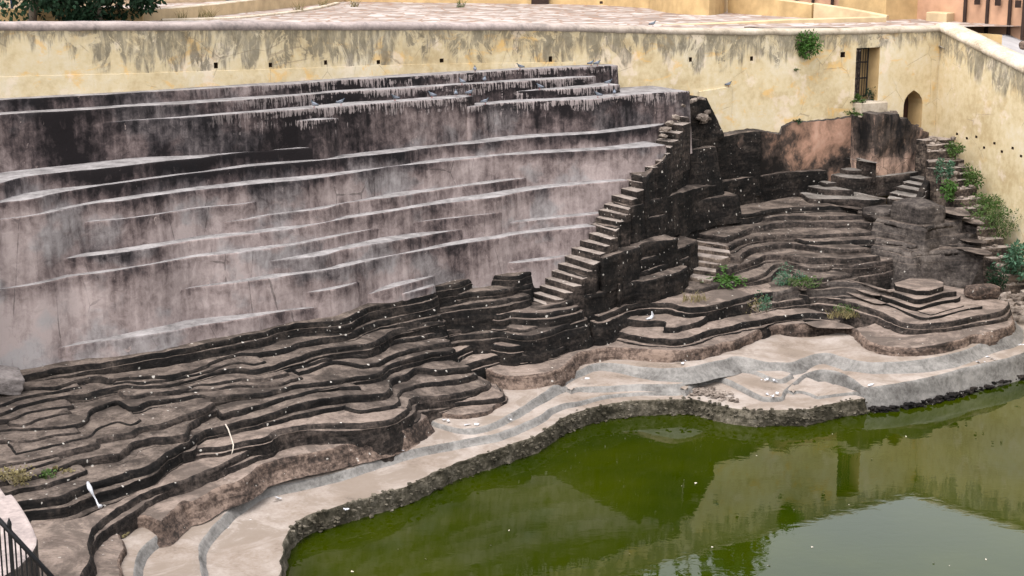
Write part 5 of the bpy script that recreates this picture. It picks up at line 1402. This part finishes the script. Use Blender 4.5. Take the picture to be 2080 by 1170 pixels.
PIG = [(639, 219, 7.95, 2.6, 'pigeon on the third ledge from the top, leftmost of all the pigeons'), (692, 214, 7.93, .3, 'pigeon on the third ledge, right of the leftmost pigeon'), (803, 205, 7.89, 3.6, 'pigeon on the third ledge, third one from the left'),
       (878, 199, 7.87, 2.9, 'pigeon on the third ledge, left of the pair at the ledge end'), (926, 196, 7.86, 1.6, 'pigeon on the third ledge, left one of the pair at the ledge end'), (954, 194, 7.86, .2, 'pigeon at the very end of the third ledge above the lower step'),
       (939, 172, 8.15, 2.4, 'pigeon on the second ledge, left of its neighbour'), (984, 168, 8.15, 1.4, 'pigeon on the second ledge, right of its neighbour'), (965, 147, 8.42, 1.7, 'pigeon on the top ledge, leftmost there, tail towards the viewer'),
       (1057, 141, 8.40, 3.3, 'pigeon on the top ledge in the middle, seen in profile'), (1200, 134, 8.37, .5, 'pigeon on the top ledge near its right end, left of two'), (1213, 134, 8.37, .4, 'pigeon on the top ledge near its right end, right of two'),
       (985, 212, 7.57, .3, 'pigeon on the lowered ledge just right of the broken ledge end'), (1097, 182, 7.83, 2.7, 'pigeon on the short middle ledge, left part'), (1236, 173, 7.83, .1, 'pigeon on the right end of the short middle ledge'),
       (1215, 198, 7.57, 3.2, 'pigeon on the lowered ledge at the right, left of two'), (1248, 194, 7.57, 1.5, 'pigeon on the lowered ledge at the right, right of two')]
def pigeon(p, rz, label):
    t = empty('pigeon', p, label, 'pigeon', 'pigeons on the upper ledges and wall'); t.rotation_euler = (0, 0, rz); t.scale = (.78,) * 3
    for nm, me_ in [('body', PGB), ('wing', wm[0]), ('wing', wm[1]), ('leg', lgm[0]), ('leg', lgm[1])]:
        o = bpy.data.objects.new(nm, me_); COL.objects.link(o); o.parent = t
for (x, y, z, rz, lab) in PIG: pigeon(P(x, y, z + .012), rz, lab)
pigeon(wfn(s_of(1335), ctop(s_of(1335)) + .20, -.3), .2, 'pigeon on the pink coping of the yellow wall')
vs, uv = [], []
for x in (1420, 1443, 1466, 1488):
    for (o_, z_) in ((0.0, .004), (.05, 0), (.045, -.4), (.03, -.9), (.0, -1.6)):
        zz_ = wz(1450, 178) + z_ - (1488 - x) * .0015; vs.append(wfn(s_of(x), zz_, o_)); uv.append([s_of(x), 3.0])
obj('wall_offset', mesh('wall_offset', vs, [(i*5+k, (i+1)*5+k, (i+1)*5+k+1, i*5+k+1) for i in range(3) for k in range(4)], uv, smooth=False), wall, M['yellow'])
pigeon(wfn(s_of(1479), wz(1450, 178) + .0, .06), .3, 'pigeon on a narrow offset in the middle of the yellow wall')

# ================================================================== litter and loose things
M['white'] = plain('white_plastic', (.42, .42, .44), .5, .2, 18)
M['stick'] = plain('pale_stick', (.42, .37, .31), .8, .2, 20)
pts = [P(459, 864, 1.98), P(465, 875, 1.9), P(471, 893, 1.72), P(475, 906, 1.66), P(474, 916, 1.6), P(471, 926, 1.5)]
tag(MB().tube([q + Vector((0, -.05, .04)) for q in pts], [.016, .015, .015, .014, .012, .008], 6).build('bent_stick', M['stick'], smooth=True), 'bent pale stick lying across the brown ledges at the left', 'stick')
pts = [P(180, 983, 1.78), P(184, 994, 1.76), P(191, 1008, 1.6), P(197, 1018, 1.5), P(201, 1028, 1.42), P(206, 1032, 1.40)]
tag(MB().tube([q + Vector((0, -.06, .05)) for q in pts], [.03, .05, .02, .016, .02, .05], 7).build('twisted_plastic', M['white'], smooth=True), 'twisted white plastic bag hanging over the ledge at lower left', 'litter')
pts = [P(1313, 648, 1.75), P(1322, 646, 1.75), P(1326, 640, 1.8), P(1324, 632, 1.95)]
tag(MB().tube(pts, [.015, .05, .05, .008], 6).build('white_rag', M['white'], smooth=True), 'small white plastic scrap standing on the dark ledge below the long stairs', 'litter')
def scraps(name, items, label, mat, size):
    mb = MB()
    for (x, y, z) in items:
        q = P(x, y, z + .02)
        a = random.uniform(0, 6.28); s_ = size * random.uniform(.5, 1.4)
        u_ = Vector((math.cos(a), math.sin(a), random.uniform(-.1, .25))) * s_; v_ = Vector((-math.sin(a), math.cos(a), random.uniform(-.1, .3))) * s_ * .5
        mb.add([q, q + u_, q + u_ + v_, q + v_ + Vector((0, 0, .02))], [(0, 1, 2, 3)])
    return tag(mb.build(name, mat), label, 'litter', kind='stuff')
it = []
for (x, y, z) in [(1790, 752, .62), (1800, 754, .62), (2008, 726, .68), (2012, 729, .68), (1553, 772, .6), (1577, 774, .6), (1560, 800, .56), (1575, 803, .56), (907, 852, .75), (960, 862, .75), (815, 915, .6), (1765, 780, .62), (1995, 735, .68), (565, 1013, .45), (1030, 850, .65), (700, 1035, .42), (2070, 700, .9), (1190, 770, .8), (1390, 735, 1.05)]:
    it += [(x + random.uniform(-8, 8), y + random.uniform(-2, 2), z) for k in range(3)]
scraps('paper_scraps', it, 'white paper and plastic scraps scattered over the pale shore', M['white'], .11)
# rubble edging of the shore, too small to pick apart
def rubble(name, pts, zf, n, smin_, smax_, mat, label, jit):
    bm = bmesh.new()
    src = PEB
    for k in range(n):
        f_ = random.random() * (len(pts) - 1); i = int(f_); t = f_ - i
        x = pts[i][0] + (pts[i+1][0] - pts[i][0]) * t; y = pts[i][1] + (pts[i+1][1] - pts[i][1]) * t
        q = P(x, y, zf) + Vector((random.uniform(-jit[0], jit[0]), random.uniform(-jit[1], jit[1]), random.uniform(-jit[2], jit[2] * .2)))
        if name == 'shore_rubble':
            if jit[2]: q -= BACK * random.uniform(.0, .10)
            else: q = q - BACK * random.uniform(.22, .34); q.z = random.uniform(-.05, .14)
        s_ = random.uniform(smin_, smax_)
        mt = Matrix.Translation(q) @ Matrix.Rotation(random.uniform(0, 6.28), 4, 'Z') @ Matrix.Rotation(random.uniform(-.4, .4), 4, 'X') @ Matrix.Diagonal((s_ * random.uniform(.8, 1.5), s_, s_ * random.uniform(.5, .9), 1))
        a = len(bm.verts)
        bm.from_mesh(random.choice(src)); bm.verts.ensure_lookup_table()
        for v in bm.verts[a:]: v.co = mt @ v.co
    me_ = bpy.data.meshes.new(name); bm.to_mesh(me_); bm.free()
    me_.materials.clear(); me_.materials.append(mat)
    me_.polygons.foreach_set('material_index', [0] * len(me_.polygons))
    return tag(obj(name, me_, None), label, 'rubble', kind='stuff')
shore_line = [(588, 1080), (608, 1060), (656, 1039), (757, 1010), (831, 987), (879, 962), (976, 926), (1054, 900), (1087, 889), (1138, 855), (1163, 843), (1195, 832), (1243, 822), (1296, 815), (1388, 812), (1416, 814), (1445, 822), (1480, 829), (1540, 837), (1590, 834), (1630, 835), (1659, 829), (1707, 818), (1757, 810)]
rubble('shore_rubble', shore_line, .40, 650, .03, .075, M['quay_rubble'], 'crumbling dark rubble edging between the pale shore and the water', (.05, .05, .45))
rubble('shore_rubble', [(1755, 792), (1795, 790), (1853, 781), (1911, 768), (1968, 753), (2080, 724)], .55, 260, .04, .12, M['black_rock'], 'dark broken stones at the waterline under the grey quay on the right', (.05, .05, .0))
rubble('stone_chips', [(1405, 795), (1425, 790), (1440, 796), (1465, 803), (1485, 812)], .47, 230, .03, .085, M['stone'], 'heap of broken stone chips on the pale shore', (.3, .35, .06))
rubble('leaf_litter', [(236, 1076), (244, 1080), (250, 1086)], .87, 60, .03, .07, M['leaf_dry'], 'clump of dry brown leaf litter on the pale ledge at lower left', (.08, .1, .06))

it = []
for k in range(34):
    it.append((random.uniform(700, 2060), random.uniform(880, 1165), -.012))
it = [q for q in it if q[1] > 1130 - (q[0] - 600) * .33 + 40]
scraps('floating_scraps', it, 'tiny pale scraps and leaves floating on the green water', M['stick'], .045)

# walls and the like are things of their own
for o in bpy.data.objects:
    if o.parent is None and 'category' in o and 'kind' not in o: o['kind'] = 'thing'
